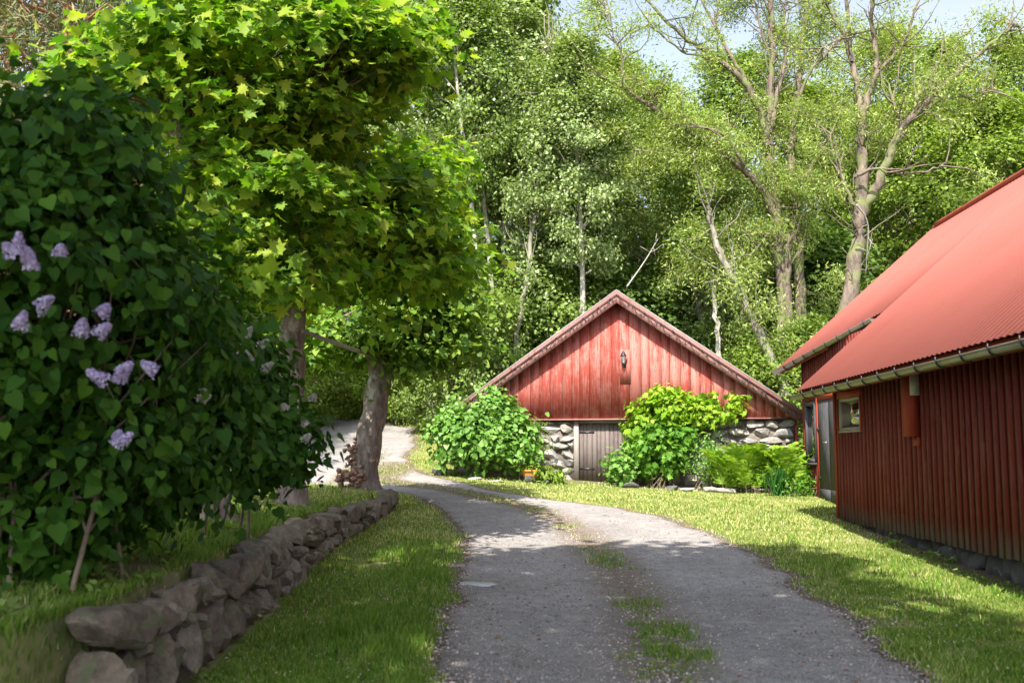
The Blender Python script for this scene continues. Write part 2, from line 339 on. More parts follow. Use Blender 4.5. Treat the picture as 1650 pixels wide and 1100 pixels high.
def paint_mat(name, base, worn, amount, dark=None, zfade=None, rough=.75, warp=True):
    """painted boards, worn along the grain; zfade=(z0,z1,col): bare weathered wood towards the foot of the boards"""
    m, nt, b, out = newmat(name); g = nt.nodes.new('ShaderNodeNewGeometry')
    br = ramp(nt, g.outputs['Random Per Island'], [(0, tuple(x*.88 for x in base)), (.5, base), (1, tuple(min(1, x*1.10) for x in base))])
    t = tex(nt, 26, (1, 1, .07), 7, .75); t2 = tex(nt, 2.6, (1, 1, .6), 6, .75, w=5)
    ad = N(nt, 'ShaderNodeMath', operation='MULTIPLY_ADD'); nt.links.new(t2.outputs[0], ad.inputs[0]); ad.inputs[1].default_value = .7; nt.links.new(t.outputs[0], ad.inputs[2])
    rv = N(nt, 'ShaderNodeMath', operation='MULTIPLY_ADD'); nt.links.new(g.outputs['Random Per Island'], rv.inputs[0]); rv.inputs[1].default_value = .12; nt.links.new(ad.outputs[0], rv.inputs[2])
    wm = ramp(nt, rv.outputs[0], [(1.0-amount, 0.), (1.10-amount*.8, .6)]).outputs[0]
    c = mixc(nt, wm, br.outputs[0], worn)
    ts = tex(nt, 14, (1, 1, .25), 6, .8, w=12); c = mixc(nt, ramp(nt, ts.outputs[0], [(.64, 0.), (.70, .8)]).outputs[0], c, dark or tuple(x*.35 for x in base))
    if zfade:
        sx = nt.nodes.new('ShaderNodeSeparateXYZ'); nt.links.new(g.outputs['Position'], sx.inputs[0])
        mr = N(nt, 'ShaderNodeMapRange'); nt.links.new(sx.outputs[2], mr.inputs[0]); mr.inputs[1].default_value = zfade[0]; mr.inputs[2].default_value = zfade[1]; mr.inputs[3].default_value = 1; mr.inputs[4].default_value = 0
        t5 = tex(nt, 7, (1, 1, .15), 6, .8, w=2); mm = N(nt, 'ShaderNodeMath', operation='MULTIPLY'); nt.links.new(mr.outputs[0], mm.inputs[0]); nt.links.new(t5.outputs[0], mm.inputs[1])
        c = mixc(nt, ramp(nt, mm.outputs[0], [(.25, 0.), (.45, .85)]).outputs[0], c, zfade[2])
    nt.links.new(c, b.inputs['Base Color']); b.inputs['Roughness'].default_value = rough; b.inputs['Specular IOR Level'].default_value = .3
    bump(nt, b, t.outputs[0], .04, .002); return m
MAT['shedred'] = paint_mat('faded_red_paint', (.33, .058, .040), (.42, .20, .165), .155, (.12, .03, .025))
MAT['shedtrim'] = paint_mat('worn_red_trim', (.19, .042, .035), (.34, .21, .185), .26)
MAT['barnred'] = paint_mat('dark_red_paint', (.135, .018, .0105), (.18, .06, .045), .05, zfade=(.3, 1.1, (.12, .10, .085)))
MAT['barntrim'] = paint_mat('red_trim', (.24, .032, .013), (.30, .1, .07), .0)
MAT['doorwood'] = paint_mat('weathered_door_wood', (.095, .070, .062), (.17, .14, .125), .22, (.03, .022, .02))
MAT['greywood'] = paint_mat('grey_weathered_wood', (.21, .18, .155), (.30, .27, .24), .2)
MAT['blackwood'] = paint_mat('charcoal_paint', (.045, .045, .050), (.09, .085, .085), .08, (.02, .02, .02))
MAT['darkgap'] = plain('shadowed_backing', (.03, .018, .014), .95, None, 5, 0)
MAT['concrete'] = plain('rough_masonry', (.2, .17, .15), .95, (.08, .06, .05), 9, .6)
def roof_mat():
    m, nt, b, out = newmat('faded_red_sheet_metal')
    t = tex(nt, .35, detail=5); t2 = tex(nt, 3, detail=6, w=4)
    c = ramp(nt, t.outputs[0], [(.3, (.29, .086, .068)), (.7, (.32, .10, .08))]).outputs[0]
    c = mixc(nt, ramp(nt, t2.outputs[0], [(.72, 0.), (.78, .6)]).outputs[0], c, (.34, .20, .17))
    t3 = tex(nt, 1.2, (1, 1, 1), 8, .8, w=9); c = mixc(nt, ramp(nt, t3.outputs[0], [(.30, .30), (.42, 0.)]).outputs[0], c, (.17, .045, .038))
    nt.links.new(c, b.inputs['Base Color']); b.inputs['Roughness'].default_value = .8; b.inputs['Specular IOR Level'].default_value = .12; return m
MAT['roof'] = roof_mat()
MAT['ridge'] = plain('ridge_cap_red', (.30, .06, .03), .6, (.22, .04, .025), 4, 0)
MAT['shedroof'] = plain('shed_roof_sheet', (.30, .26, .25), .6, (.2, .15, .14), 3, 0)
MAT['gutter'] = plain('gutter_metal', (.28, .27, .22), .38, (.2, .19, .15), 3, 0, metal=.5)
MAT['blackmetal'] = plain('black_metal', (.02, .02, .022), .4, None, 5, 0)
MAT['steel'] = plain('steel', (.5, .5, .5), .35, None, 5, 0, metal=.9)
MAT['paleframe'] = plain('pale_window_frame', (.34, .30, .24), .6, (.22, .19, .15), 12, .2)
MAT['conduit'] = plain('pale_plastic', (.50, .50, .47), .5, (.3, .3, .28), 12, 0)
MAT['rust'] = plain('rusty_steel', (.18, .09, .05), .9, (.09, .05, .035), 25, .2)
MAT['terracotta'] = plain('terracotta_glaze', (.62, .25, .05), .5, (.45, .16, .03), 10, .1)
MAT['pole'] = plain('bare_pole', (.33, .30, .27), .6, (.2, .17, .15), 9, .1)
def glass_mat():
    m, nt, b, out = newmat('window_glass'); b.inputs['Base Color'].default_value = (.012, .014, .014, 1); b.inputs['Roughness'].default_value = .02
    b.inputs['Specular IOR Level'].default_value = 1.0; b.inputs['Coat Weight'].default_value = 1.0; b.inputs['IOR'].default_value = 2.2; return m
MAT['glass'] = glass_mat()
def lampglass():
    m, nt, b, out = newmat('lantern_glass'); b.inputs['Base Color'].default_value = (.85, .85, .82, 1); b.inputs['Roughness'].default_value = .15
    b.inputs['Transmission Weight'].default_value = .8; return m
MAT['lampglass'] = lampglass()
def sky_pale_water():  # pale base colour painted in for the sky reflected by the puddle
    m, nt, b, out = newmat('puddle_painted_sky'); b.inputs['Base Color'].default_value = (.42, .42, .44, 1); b.inputs['Roughness'].default_value = .3; b.inputs['Specular IOR Level'].default_value = 1.0; b.inputs['IOR'].default_value = 1.6; return m
MAT['sky_pale_water'] = sky_pale_water()

# ------------------------------------------------------------------ ground, driveway
def build_ground():
    xs = np.unique(np.round(np.concatenate([[-120, -90, -65, -45, -32, -24, -19, -15, -12.5], np.arange(-11, -3, .16), np.arange(-3, -2.3, .05), np.arange(-2.3, 9.6, .16), [10.5, 12, 14, 17, 21, 27, 36, 50, 70, 95, 120]]), 3))
    ys = np.unique(np.round(np.concatenate([np.arange(-60, 1, 4), np.arange(1, 34, .15), np.arange(34, 48, .4), np.arange(48, 70, 1.5), np.arange(70, 196, 5)]), 3))
    X, Y = np.meshgrid(xs, ys); X = X+(wallX(Y)+2.5)*np.exp(-((X+2.5)/1.6)**2)*(Y < 30)
    Z = H(X, Y); n, m = X.shape
    V = np.stack([X, Y, Z], -1).reshape(-1, 3)
    i = np.arange(n-1)[:, None]*m; j = np.arange(m-1)[None]
    Fq = np.stack([i+j, i+j+1, i+m+j+1, i+m+j], -1).reshape(-1, 4)
    me = npmesh('ground', V, [Fq], True)
    x, y = V[:, 0], V[:, 1]; d = drive_in(x, y)
    soil = np.exp(-np.abs(np.minimum(d, 0))/.22)
    soil = np.maximum(soil, .8*np.exp(-(wallX(y)-.12-x)**2/.03)*(y < 20.6)*(y > 6.2))
    u = barn_u(x, y); o = barn_o(x, y); soil = np.maximum(soil, .9*np.exp(-np.clip(o, 0, 9)**2/.05)*((u > -1)))
    soil = np.maximum(soil, .9*np.exp(-((x+3.6)**2/3+(y-7.3)**2/3)))
    su = (x-O[0])*SE[0]+(y-O[1])*SE[1]; so_ = (x-O[0])*SM[0]+(y-O[1])*SM[1]
    soil = np.maximum(soil, .8*np.exp(-((so_-.3)/.8)**2)*(np.abs(su) < 5.3))
    a = me.attributes.new('soil', 'FLOAT', 'POINT'); a.data.foreach_set('value', soil.astype(np.float32))
    f = me.attributes.new('forest', 'FLOAT', 'POINT'); f.data.foreach_set('value', np.clip(np.maximum((y-45)/3, (y-31)/2*(x > 2)), 0, 1).astype(np.float32))
    tag(link('ground', me, MAT['ground']), kind='structure')
build_ground()
def build_drive():
    ys = np.concatenate([np.arange(-12, 2, 1.), np.arange(2, 46.4, .14)]); k = 34; s = np.linspace(0, 1, k)
    A = XL(ys)[:, None]; B = XR(ys)[:, None]; B = np.maximum(B, A+.3); X = A+(B-A)*s[None]
    jit = (vnoise(X*9+3, ys[:, None]*9+X*0)-.5)*.05
    Y = ys[:, None]+0*X; Z = H(X, Y)+.014+.0*jit
    Z[:, 0] -= .05; Z[:, -1] -= .05; Z[:, 1] -= .004; Z[:, -2] -= .004
    n, m = X.shape; V = np.stack([X, Y, Z], -1).reshape(-1, 3); i = np.arange(n-1)[:, None]*m; j = np.arange(m-1)[None]
    me = npmesh('gravel_driveway', V, [np.stack([i+j, i+j+1, i+m+j+1, i+m+j], -1).reshape(-1, 4)], True)
    d = drive_in(V[:, 0], V[:, 1]); soil = np.maximum(np.exp(-np.clip(d, 0, 9)/.18)*.9, strip_mask(V[:, 0], V[:, 1]))
    hw = np.exp(-((V[:, 0]-XC(V[:, 1]))/.5)**2)*.8*(V[:, 1] < 31); soil = np.maximum(soil, hw)
    a = me.attributes.new('soil', 'FLOAT', 'POINT'); a.data.foreach_set('value', soil.astype(np.float32))
    tag(link('gravel_driveway', me, MAT['drive']), kind='structure')
build_drive()

# puddle and flat pale stone lying by it
def flatblob(name, c, rx, ry, th, seed, m):
    r = np.random.default_rng(seed); k = 26; a = np.arange(k)*2*math.pi/k
    q = 1+.25*np.sin(a*2+seed)+.15*np.sin(a*3+seed*2)+.08*r.standard_normal(k)
    top = [(c[0]+math.cos(t)*rx*s, c[1]+math.sin(t)*ry*s) for t, s in zip(a, q)]
    V = [(x, y, Hs(x, y)+.014+th) for x, y in top]+[(x, y, Hs(x, y)-.01) for x, y in top]+[(c[0], c[1], Hs(c[0], c[1])+.016+th)]
    mb = MB(); mb.add(V, [np.array([[i, (i+1) % k, 2*k] for i in range(k)]), np.array([[i+k, (i+1) % k+k, (i+1) % k, i] for i in range(k)])])
    return mb.build(name, m)
p = gp(772, 943)
tag(flatblob('puddle', p, .19, .16, .004, 3, MAT['sky_pale_water']), kind='structure')
p = gp(814, 945)
tag(flatblob('flat_stone', p, .045, .07, .006, 5, MAT['shedstone']), 'small pale flat stone sunk in the gravel right beside the puddle', 'stone')

# ------------------------------------------------------------------ rocks
def ico(sub):
    bm = bmesh.new(); bmesh.ops.create_icosphere(bm, subdivisions=sub, radius=1)
    V = np.array([v.co[:] for v in bm.verts]); Fc = np.array([[v.index for v in f.verts] for f in bm.faces]); bm.free(); return V, Fc
ICO = {2: ico(2), 3: ico(3), 4: ico(4)}
def rock(mb, c, dims, rot=0, tilt=(0, 0), sub=3, boxy=.6, rough=.13, r=rng):
    V, Fc = ICO[sub]; V = V.copy()
    V = np.sign(V)*np.abs(V)**boxy; V /= (np.abs(V)**4).sum(1)[:, None]**.25
    # chop with random planes so the stone has flat broken faces
    for _ in range(13):
        n = r.standard_normal(3); n /= np.linalg.norm(n); d = r.uniform(.58, .9)
        s = V@n; k = s > d; V[k] -= (s[k]-d)[:, None]*n
    for f_, a_ in ((1.5, rough), (4, rough*.35), (9, rough*.15)):
        ph = r.uniform(0, 6, (3, 3)); q = np.stack([np.sin(V@ph[i]*f_+ph[i, 0]) for i in range(3)], -1); V = V+q*a_*.4
    V = V*np.asarray(dims)/2
    cx, sx = math.cos(tilt[0]), math.sin(tilt[0]); cy, sy = math.cos(tilt[1]), math.sin(tilt[1]); cz, sz = math.cos(rot), math.sin(rot)
    R = np.array([[cz, -sz, 0], [sz, cz, 0], [0, 0, 1]])@np.array([[1, 0, 0], [0, cx, -sx], [0, sx, cx]])@np.array([[cy, 0, sy], [0, 1, 0], [-sy, 0, cy]])
    mb.add(V@R.T+np.asarray(c), Fc)

def retaining_wall():
    mb = MB(); r = np.random.default_rng(17)
    Y = 6.2
    while Y < 20.7:   # big irregular stones in two or three leaning courses
        L = r.uniform(.36, .66) if Y < 12 else r.uniform(.42, .8)
        x = float(wallX(Y+L/2)); x2 = float(wallX(Y+L)); x1 = float(wallX(Y)); rot = math.atan2(-(x2-x1), L)
        zg = Hs(x+.35, Y+L/2); zt = float(bankz(x-.4, Y+L/2)); hgt = zt-zg+.03; z = zg-.08; hh = []
        mode = r.random()
        if hgt < .38 or (Y > 12 and mode < .3): hh = [hgt+.1]
        elif mode < .45: hh = [hgt*.72, hgt*.42]
        elif mode < .85: hh = [hgt*.52, hgt*.62]
        else: hh = [hgt*.42, hgt*.40, hgt*.34]
        for i, h in enumerate(hh):
            dpt = r.uniform(.34, .46)*(1.0 if i == len(hh)-1 else 1); off = r.uniform(-.03, .03)-.015*i
            if h > .3 and r.random() < .5:  # upright pair
                for q in (-.25, .25): rock(mb, (x-dpt/2+.12+off, Y+L/2+q*L, z+h/2), (dpt, L*.56, h*1.08), rot+r.uniform(-.1, .1), (r.uniform(-.15, .15), r.uniform(-.1, .1)), 3, .62, r=r)
            else:
                rock(mb, (x-dpt/2+.12+off, Y+L/2+r.uniform(-.06, .06), z+h/2), (dpt, L*r.uniform(1.0, 1.15), h*1.1), rot+r.uniform(-.12, .12), (r.uniform(-.12, .12), r.uniform(-.1, .12)), 4 if Y < 12 else 3, .62, r=r)
            z += h*.93
        # little wedge stones in the joints
        for _ in range(1): rock(mb, (x+.06, Y+r.uniform(0, L), zg+r.uniform(0, hgt*.8)), (.2, r.uniform(.1, .18), r.uniform(.08, .16)), r.uniform(-.5, .5), (0, 0), 2, r=r)
        Y += L*.97
    o = mb.build('stone_wall', MAT['wallstone'], None, True, 22)
    tag(o, 'low dry stone retaining wall holding the grassy bank left of the gravel drive', 'wall')
retaining_wall()

# ------------------------------------------------------------------ foliage engine
def half(pts, fold=.18):
    """leaf from its right half outline: two mirrored faces folded along the midrib"""
    R = [(x, y, fold*abs(x)) for x, y in pts]; Lf = [(-x, y, fold*abs(x)) for x, y in pts[1:-1]]
    n = len(R); V = np.array(R+Lf); f1 = list(range(n)); f2 = [0]+[n-1]+[n+i for i in range(len(Lf)-1, -1, -1)]
    return V, [np.array([f1]), np.array([f2])]
T_MAPLE = half([(0, 0), (.22, -.08), (.25, .09), (.55, .08), (.36, .28), (.64, .58), (.32, .52), (.27, .72), (.12, .74), (0, 1.08)])
T_HEART = half([(0, 0), (.22, -.10), (.42, .08), (.42, .34), (.22, .70), (0, 1.0)])
T_OVAL = half([(0, 0), (.24, .25), (.24, .6), (0, 1.0)])
T_VINE = half([(0, 0), (.3, -.08), (.5, .12), (.38, .3), (.48, .55), (.2, .62), (0, 1.0)])
T_Q = (np.array([(0, 0, 0), (.36, .45, .05), (0, 1, 0), (-.36, .45, .05)]), [np.array([[0, 1, 2, 3]])])
T_N = (np.array([(0, 0, 0), (.13, .4, .02), (0, 1, 0), (-.13, .4, .02)]), [np.array([[0, 1, 2, 3]])])
def scatter_leaves(P, Nn, D, S, T):
    """one mesh out of many leaves: base points P, normals Nn, tip directions D, sizes S"""
    Nn = Nn/(np.linalg.norm(Nn, axis=1)[:, None]+1e-9); D = D-(D*Nn).sum(1)[:, None]*Nn; D /= np.linalg.norm(D, axis=1)[:, None]+1e-9
    B = np.cross(D, Nn); tv, tf = T; k = len(tv); n = len(P)
    V = P[:, None]+S[:, None, None]*(tv[None, :, 0:1]*B[:, None]+tv[None, :, 1:2]*D[:, None]+tv[None, :, 2:3]*Nn[:, None])
    off = (np.arange(n)*k)[:, None]
    return V.reshape(-1, 3), [(off[:, :, None]+f[None]).reshape(-1, f.shape[1]) for f in tf]
def clouds(centers, n, sig, cen, r, droop=.6, size=.12, sizej=.3, up=.5, outw=.6, rnd=.8):
    """leaves around cluster centres, facing up and outwards of crown centre"""
    C = np.repeat(centers, n, axis=0); P = C+r.standard_normal(C.shape)*np.array(sig)
    out = P-np.asarray(cen); out /= np.linalg.norm(out, axis=1)[:, None]+1e-9
    Nn = out*outw+np.array([0, 0, up])+r.standard_normal(P.shape)*rnd*.6
    D = out*.5+np.array([0, 0, -droop])+r.standard_normal(P.shape)*.6
    S = size*(1+sizej*r.standard_normal(len(P))).clip(.45, 1.7)
    return P, Nn, D, S
def leaf_obj(name, parts, T, m, parent):
    P = np.concatenate([a[0] for a in parts]); Nn = np.concatenate([a[1] for a in parts]); D = np.concatenate([a[2] for a in parts]); S = np.concatenate([a[3] for a in parts])
    P = P-np.array(worldloc(parent)) if parent is not None else P
    V, Fc = scatter_leaves(P, Nn, D, S, T); return link(name, npmesh(name, V, Fc), m, parent)
def ell_pts(n, c, rad, r, lo=.55, hi=1.0, zmin=None, lump=.18):
    d = r.standard_normal((n, 3)); d /= np.linalg.norm(d, axis=1)[:, None]
    rr = r.uniform(lo**3, hi**3, n)**(1/3); az = np.arctan2(d[:, 1], d[:, 0])
    rr = rr*(1+lump*np.sin(az*3+d[:, 2]*5+c[0])+lump*.7*np.sin(az*7-d[:, 2]*9))
    P = np.asarray(c)+d*rr[:, None]*np.asarray(rad)
    if zmin is not None: P = P[P[:, 2] > zmin]
    return P

# generic forest tree, built at the origin, returned as two meshes
def gen_tree(seed, Ht, r0, cb, cr, nb=46, nl=45, size=.14, sig=.42, T=T_Q, lean=.02, top=1.0, sub=4, wob=.12, topprof=.35, drop=.35, up=.5):
    r = np.random.default_rng(seed); mb = MB(); n = 12
    z = np.linspace(0, Ht*.96, n); w1, w2 = r.uniform(0, 6, 2); az = r.uniform(0, 6.28)
    tr = np.stack([np.sin(z/Ht*4+w1)*wob*Ht*.05+math.cos(az)*lean*z, np.cos(z/Ht*5+w2)*wob*Ht*.05+math.sin(az)*lean*z, z], -1); tr -= tr[0]
    rad = r0*(1-z/Ht)**.8+.02; rad[0] *= 1.35
    mb.tube(tr, rad, 9, False); cents = []
    for i in range(nb):
        t = cb+(1-cb)*(i+.5)/nb*.98; zz = t*Ht; b = np.array([np.interp(zz, z, tr[:, q]) for q in range(3)])
        s = (t-cb)/(1-cb); prof = min(1, .35+s*2.2)*(1 if s < topprof else max(.12, 1-((s-topprof)/(1-topprof))**1.6*.9))
        L = cr*prof*r.uniform(.7, 1.15); a = i*2.4+r.uniform(-.5, .5); el = math.radians(r.uniform(12, 38)+30*s)
        d = np.array([math.cos(a)*math.cos(el), math.sin(a)*math.cos(el), math.sin(el)]); m_ = 5
        pts = [b+d*L*q/(m_-1)+np.array([0, 0, drop*L*.25*math.sin(q/(m_-1)*3.1)])+r.standard_normal(3)*.04*L*(q > 0) for q in range(m_)]
        rb = max(.02, np.interp(zz, z, rad)*.42); mb.tube(pts, np.linspace(rb, .012, m_), 5, False)
        for j in range(sub):
            tt = r.uniform(.35, 1); k0 = min(int(tt*(m_-1)), m_-2); q = pts[k0]+(pts[k0+1]-pts[k0])*(tt*(m_-1)-k0)
            d2 = d+r.standard_normal(3)*.75; d2 /= np.linalg.norm(d2); L2 = L*r.uniform(.2, .45)+.3; e = q+d2*L2
            mb.tube([q, (q+e)/2+r.standard_normal(3)*.04, e], [.018, .012, .006], 4, False); cents += [e, q+(e-q)*.5]
        cents.append(pts[-1])
    me1 = npmesh('trunk', np.concatenate(mb.V), [np.concatenate(x) for x in mb.F.values()], True)
    a = clouds(np.array(cents), nl, (sig, sig, sig*.6), (0, 0, Ht*(.5+cb/2)), r, size=size, up=up)
    V, Fc = scatter_leaves(*a, T); me2 = npmesh('crown', V, Fc)
    return me1, me2
PROTO = {}
def proto(key, bark, leaf, **k):
    a, b = gen_tree(**k); a.materials.append(MAT[bark]); b.materials.append(MAT[leaf]); PROTO[key] = (a, b)
proto('aspen1', 'greybark', 'aspen', seed=1, Ht=22, r0=.2, cb=.34, cr=2.9, nb=52, nl=66, size=.16, sig=.33)
proto('aspen2', 'greybark', 'aspen', seed=2, Ht=22, r0=.19, cb=.38, cr=2.6, nb=48, nl=68, size=.16, sig=.33, lean=.05, wob=.3)
proto('aspen3', 'palebark', 'aspen', seed=3, Ht=20, r0=.16, cb=.42, cr=2.7, nb=44, nl=66, size=.15, sig=.32, lean=.03, wob=.25)
proto('broad1', 'greybark', 'birch', seed=4, Ht=18, r0=.26, cb=.22, cr=4.0, nb=50, nl=64, size=.18, sig=.40, topprof=.45)
proto('broad2', 'bark', 'brightleaf', seed=5, Ht=17, r0=.24, cb=.25, cr=4.2, nb=46, nl=64, size=.19, sig=.40, topprof=.5)
proto('willowy', 'willowbark', 'willow', seed=6, Ht=17, r0=.25, cb=.25, cr=4.0, nb=44, nl=90, size=.22, sig=.5, T=T_N, topprof=.5)
proto('dark1', 'bark', 'darkleaf', seed=7, Ht=16, r0=.2, cb=.12, cr=3.6, nb=42, nl=48, size=.22, sig=.5, topprof=.4)
proto('bare', 'palebark', 'birch', seed=15, Ht=21, r0=.13, cb=.50, cr=2.0, nb=34, nl=50, size=.15, sig=.42, wob=.5, lean=.02)
proto('under1', 'twig', 'birch', seed=8, Ht=5.5, r0=.06, cb=.06, cr=2.1, nb=34, nl=60, size=.13, sig=.34, sub=4, topprof=.5, wob=.3)
proto('under2', 'twig', 'darkleaf', seed=9, Ht=6.0, r0=.06, cb=.06, cr=2.2, nb=34, nl=60, size=.15, sig=.36, sub=4, topprof=.5, wob=.3)
proto('under3', 'twig', 'brightleaf', seed=10, Ht=4.0, r0=.05, cb=.04, cr=1.9, nb=34, nl=60, size=.12, sig=.30, sub=4, topprof=.6, wob=.3)
def place(key, px, Y, hscale, label, cat='tree', group=None, name='forest_tree', wscale=None, rz=None, X=None):
    if X is None: X = (px-825)/F*Y
    o = empty(name, (X, Y, Hs(X, Y)-.1), label, cat, group)
    k = hscale; kw = wscale or hscale; o.scale = (kw, kw, k); o.rotation_euler = (0, 0, rng.uniform(0, 6.28) if rz is None else rz)
    for nm, me in zip(('trunk', 'crown'), PROTO[key]):
        c = bpy.data.objects.new(nm, me); col.objects.link(c); c.parent = o
    return o
FR = [  # key, px, Y, height factor, label
 ('aspen1', 640, 43, 1.05, 'leafy tall aspen rising left of the shed beside the maple crowns'),
 ('aspen2', 700, 40, 1.10, 'tall aspen whose crown touches the right side of the maple crowns'),
 ('aspen1', 757, 42, 1.12, 'tallest full crowned aspen over the leafy shrub left of the shed'),
 ('aspen3', 826, 40, 1.02, 'grey stemmed aspen with kinked trunk above the left roof slope of the shed'),
 ('aspen2', 868, 45, .88, 'shorter aspen just left of the open patch of sky'),
 ('aspen3', 923, 38, .80, 'slim aspen with straight bare pale trunk above left roof slope'),
 ('aspen1', 960, 46, .78, 'low aspen crown directly below the open patch of sky'),
 ('broad1', 1045, 47, .92, 'rounded green tree behind the ridge of the shed'),
 ('willowy', 1100, 44, .84, 'pale willow with drooping crown right of the shed ridge'),
 ('aspen3', 1155, 40, .62, 'slender pale stemmed birch leaning slightly above right roof slope of shed'),
 ('broad1', 1200, 50, 1.02, 'full green tree behind the long left limb of the big willow'),
 ('willowy', 1010, 50, 1.08, 'pale willow crown right of the open patch of sky'),
 ('broad2', 1320, 50, .98, 'broad tree filling the gap between the two big willows'),
 ('broad2', 1480, 44, .88, 'bright green maple above the far roof edge of the barn'),
 ('aspen1', 1545, 46, .86, 'dark stemmed tree over the lower end of the barn ridge'),
 ('broad2', 1600, 40, .84, 'yellow green maple leaning over the barn ridge near right picture edge'),
 ('broad1', 1680, 44, 1.0, 'green tree cut by right picture edge above the barn'),
 ('willowy', 1440, 52, 1.15, 'pale topped willow behind the second big willow'),
 ('broad2', 1760, 42, .9, 'bright tree beyond right picture edge behind the barn'),
 ('aspen2', 560, 48, 1.0, 'aspen seen in the gap above the parked hedge behind the leaning linden'),
 ('broad1', 470, 47, 1.0, 'green tree behind the middle maple trunk'),
 ('broad2', 360, 48, .9, 'broad tree behind the crown of the nearest maple'),
 ('broad1', 230, 50, .9, 'broad tree glimpsed through the lilac at left'),
 ('aspen1', 100, 52, .8, 'aspen behind the pines at far left'),
 ('bare', 748, 38, .9, 'bare stemmed aspen left of the curved aspen trunk'),
 ('bare', 786, 39, .85, 'second bare stemmed aspen left of the curved aspen trunk'),
 ('bare', 962, 40, .7, 'thin bare trunk directly left of the shed ridge'),
 ('bare', 1078, 41, .7, 'thin bare trunk right of the dead branch above the ridge'),
 ('bare', 898, 42, .75, 'thin bare trunk between the curved aspen and the straight pale one')]
FR = [(a, b, c, d, e.replace('parked hedge', 'hedge shrubs')) for a, b, c, d, e in FR]
for i, (key, px, Y, hs, lab) in enumerate(FR):
    place(key, px, Y, hs, lab, group='trees at the edge of the wood')
_i = 0
for Y, pxs in ((56, range(450, 1800, 115)), (66, range(380, 1850, 125))):
    for px in pxs:
        _i += 1
        if (760 < px < 1130 and _i % 2 == 0) or _i % 5 == 3: continue
        key = ('dark1', 'aspen1', 'broad1', 'dark1', 'aspen2')[_i % 5]
        hs = {56: .62, 66: .60}[Y]*(1 if key != 'dark1' else 1.15)
        place(key, px+rng.uniform(-30, 30), Y+rng.uniform(-3, 3), hs, 'dark green tree deep in the wood behind the front row of trunks', group='trees deep in the wood', name='woodland_tree', wscale=hs*1.3)
UN = [('under3', 500, 42, .85, 'bright hedge shrub behind the drive left of the leaning linden trunk'),
 ('under3', 560, 44, .9, 'bright hedge shrub right behind the leaning linden trunk'),
 ('under3', 640, 43, .95, 'bright hedge shrub right of the leaning linden trunk'),
 ('under1', 700, 40, .8, 'leafy shrub at the end of the hedge beside the shed shrub'),
 ('under2', 520, 50, 1.2, 'dark shrub rising behind the hedge at left'),
 ('under2', 610, 51, 1.3, 'dark shrub rising behind the hedge near linden'),
 ('under1', 760, 37, 1.0, 'light green bush over the left roof end of the shed'),
 ('under1', 800, 41, 1.3, 'tall light green bush above the left roof slope of the shed'),
 ('under1', 880, 40, 1.2, 'light green bush left of the slim bare aspen trunk'),
 ('under2', 960, 41, 1.15, 'dark bush left of the shed ridge'),
 ('under2', 1040, 42, 1.2, 'dark bush right of the shed ridge'),
 ('under2', 1110, 42, 1.1, 'dark bush behind upper right roof slope of the shed'),
 ('under1', 1180, 40, .85, 'green bush behind the middle of the right roof slope'),
 ('under3', 1225, 36, .9, 'low green bush at the foot of the leaning grey trunk'),
 ('under1', 1290, 37, .9, 'green bush between the shed and the barn eave'),
 ('under2', 1340, 44, 1.5, 'dark bush behind the barn roof left of the second big willow'),
 ('under3', 440, 38, .9, 'bright hedge shrub behind the middle maple trunk'),
 ('under1', 360, 37, 1.2, 'shrub behind the nearest maple, half hidden by the lilacs'),
 ('under1', 200, 34, 1.2, 'shrub behind the lilac at left'),
 ('under2', 60, 32, 1.3, 'shrub at far left behind the lilac')]
for key, px, Y, hs, lab in UN: place(key, px, Y, hs, lab, 'shrub', 'shrubs under the trees', 'shrub')

# undergrowth covering the hillside
def undergrowth():
    n = 150000; Y = rng.uniform(46, 92, n); X = rng.uniform(-1, 1, n)*(Y*.62+4); h = rng.random(n)**2.0*1.5*(.3+vnoise(X*.35, Y*.35)*1.4)
    P = np.stack([X, Y, H(X, Y)+h], -1); Nn = np.array([0, -.5, .7])+rng.standard_normal(P.shape)*.5; D = rng.standard_normal(P.shape)
    V, Fc = scatter_leaves(P, Nn, D, rng.uniform(.16, .34, n), T_Q)
    tag(link('undergrowth', npmesh('undergrowth', V, Fc), MAT['darkleaf']), 'dark leafy undergrowth covering the wooded hillside', 'undergrowth', kind='stuff')
undergrowth()

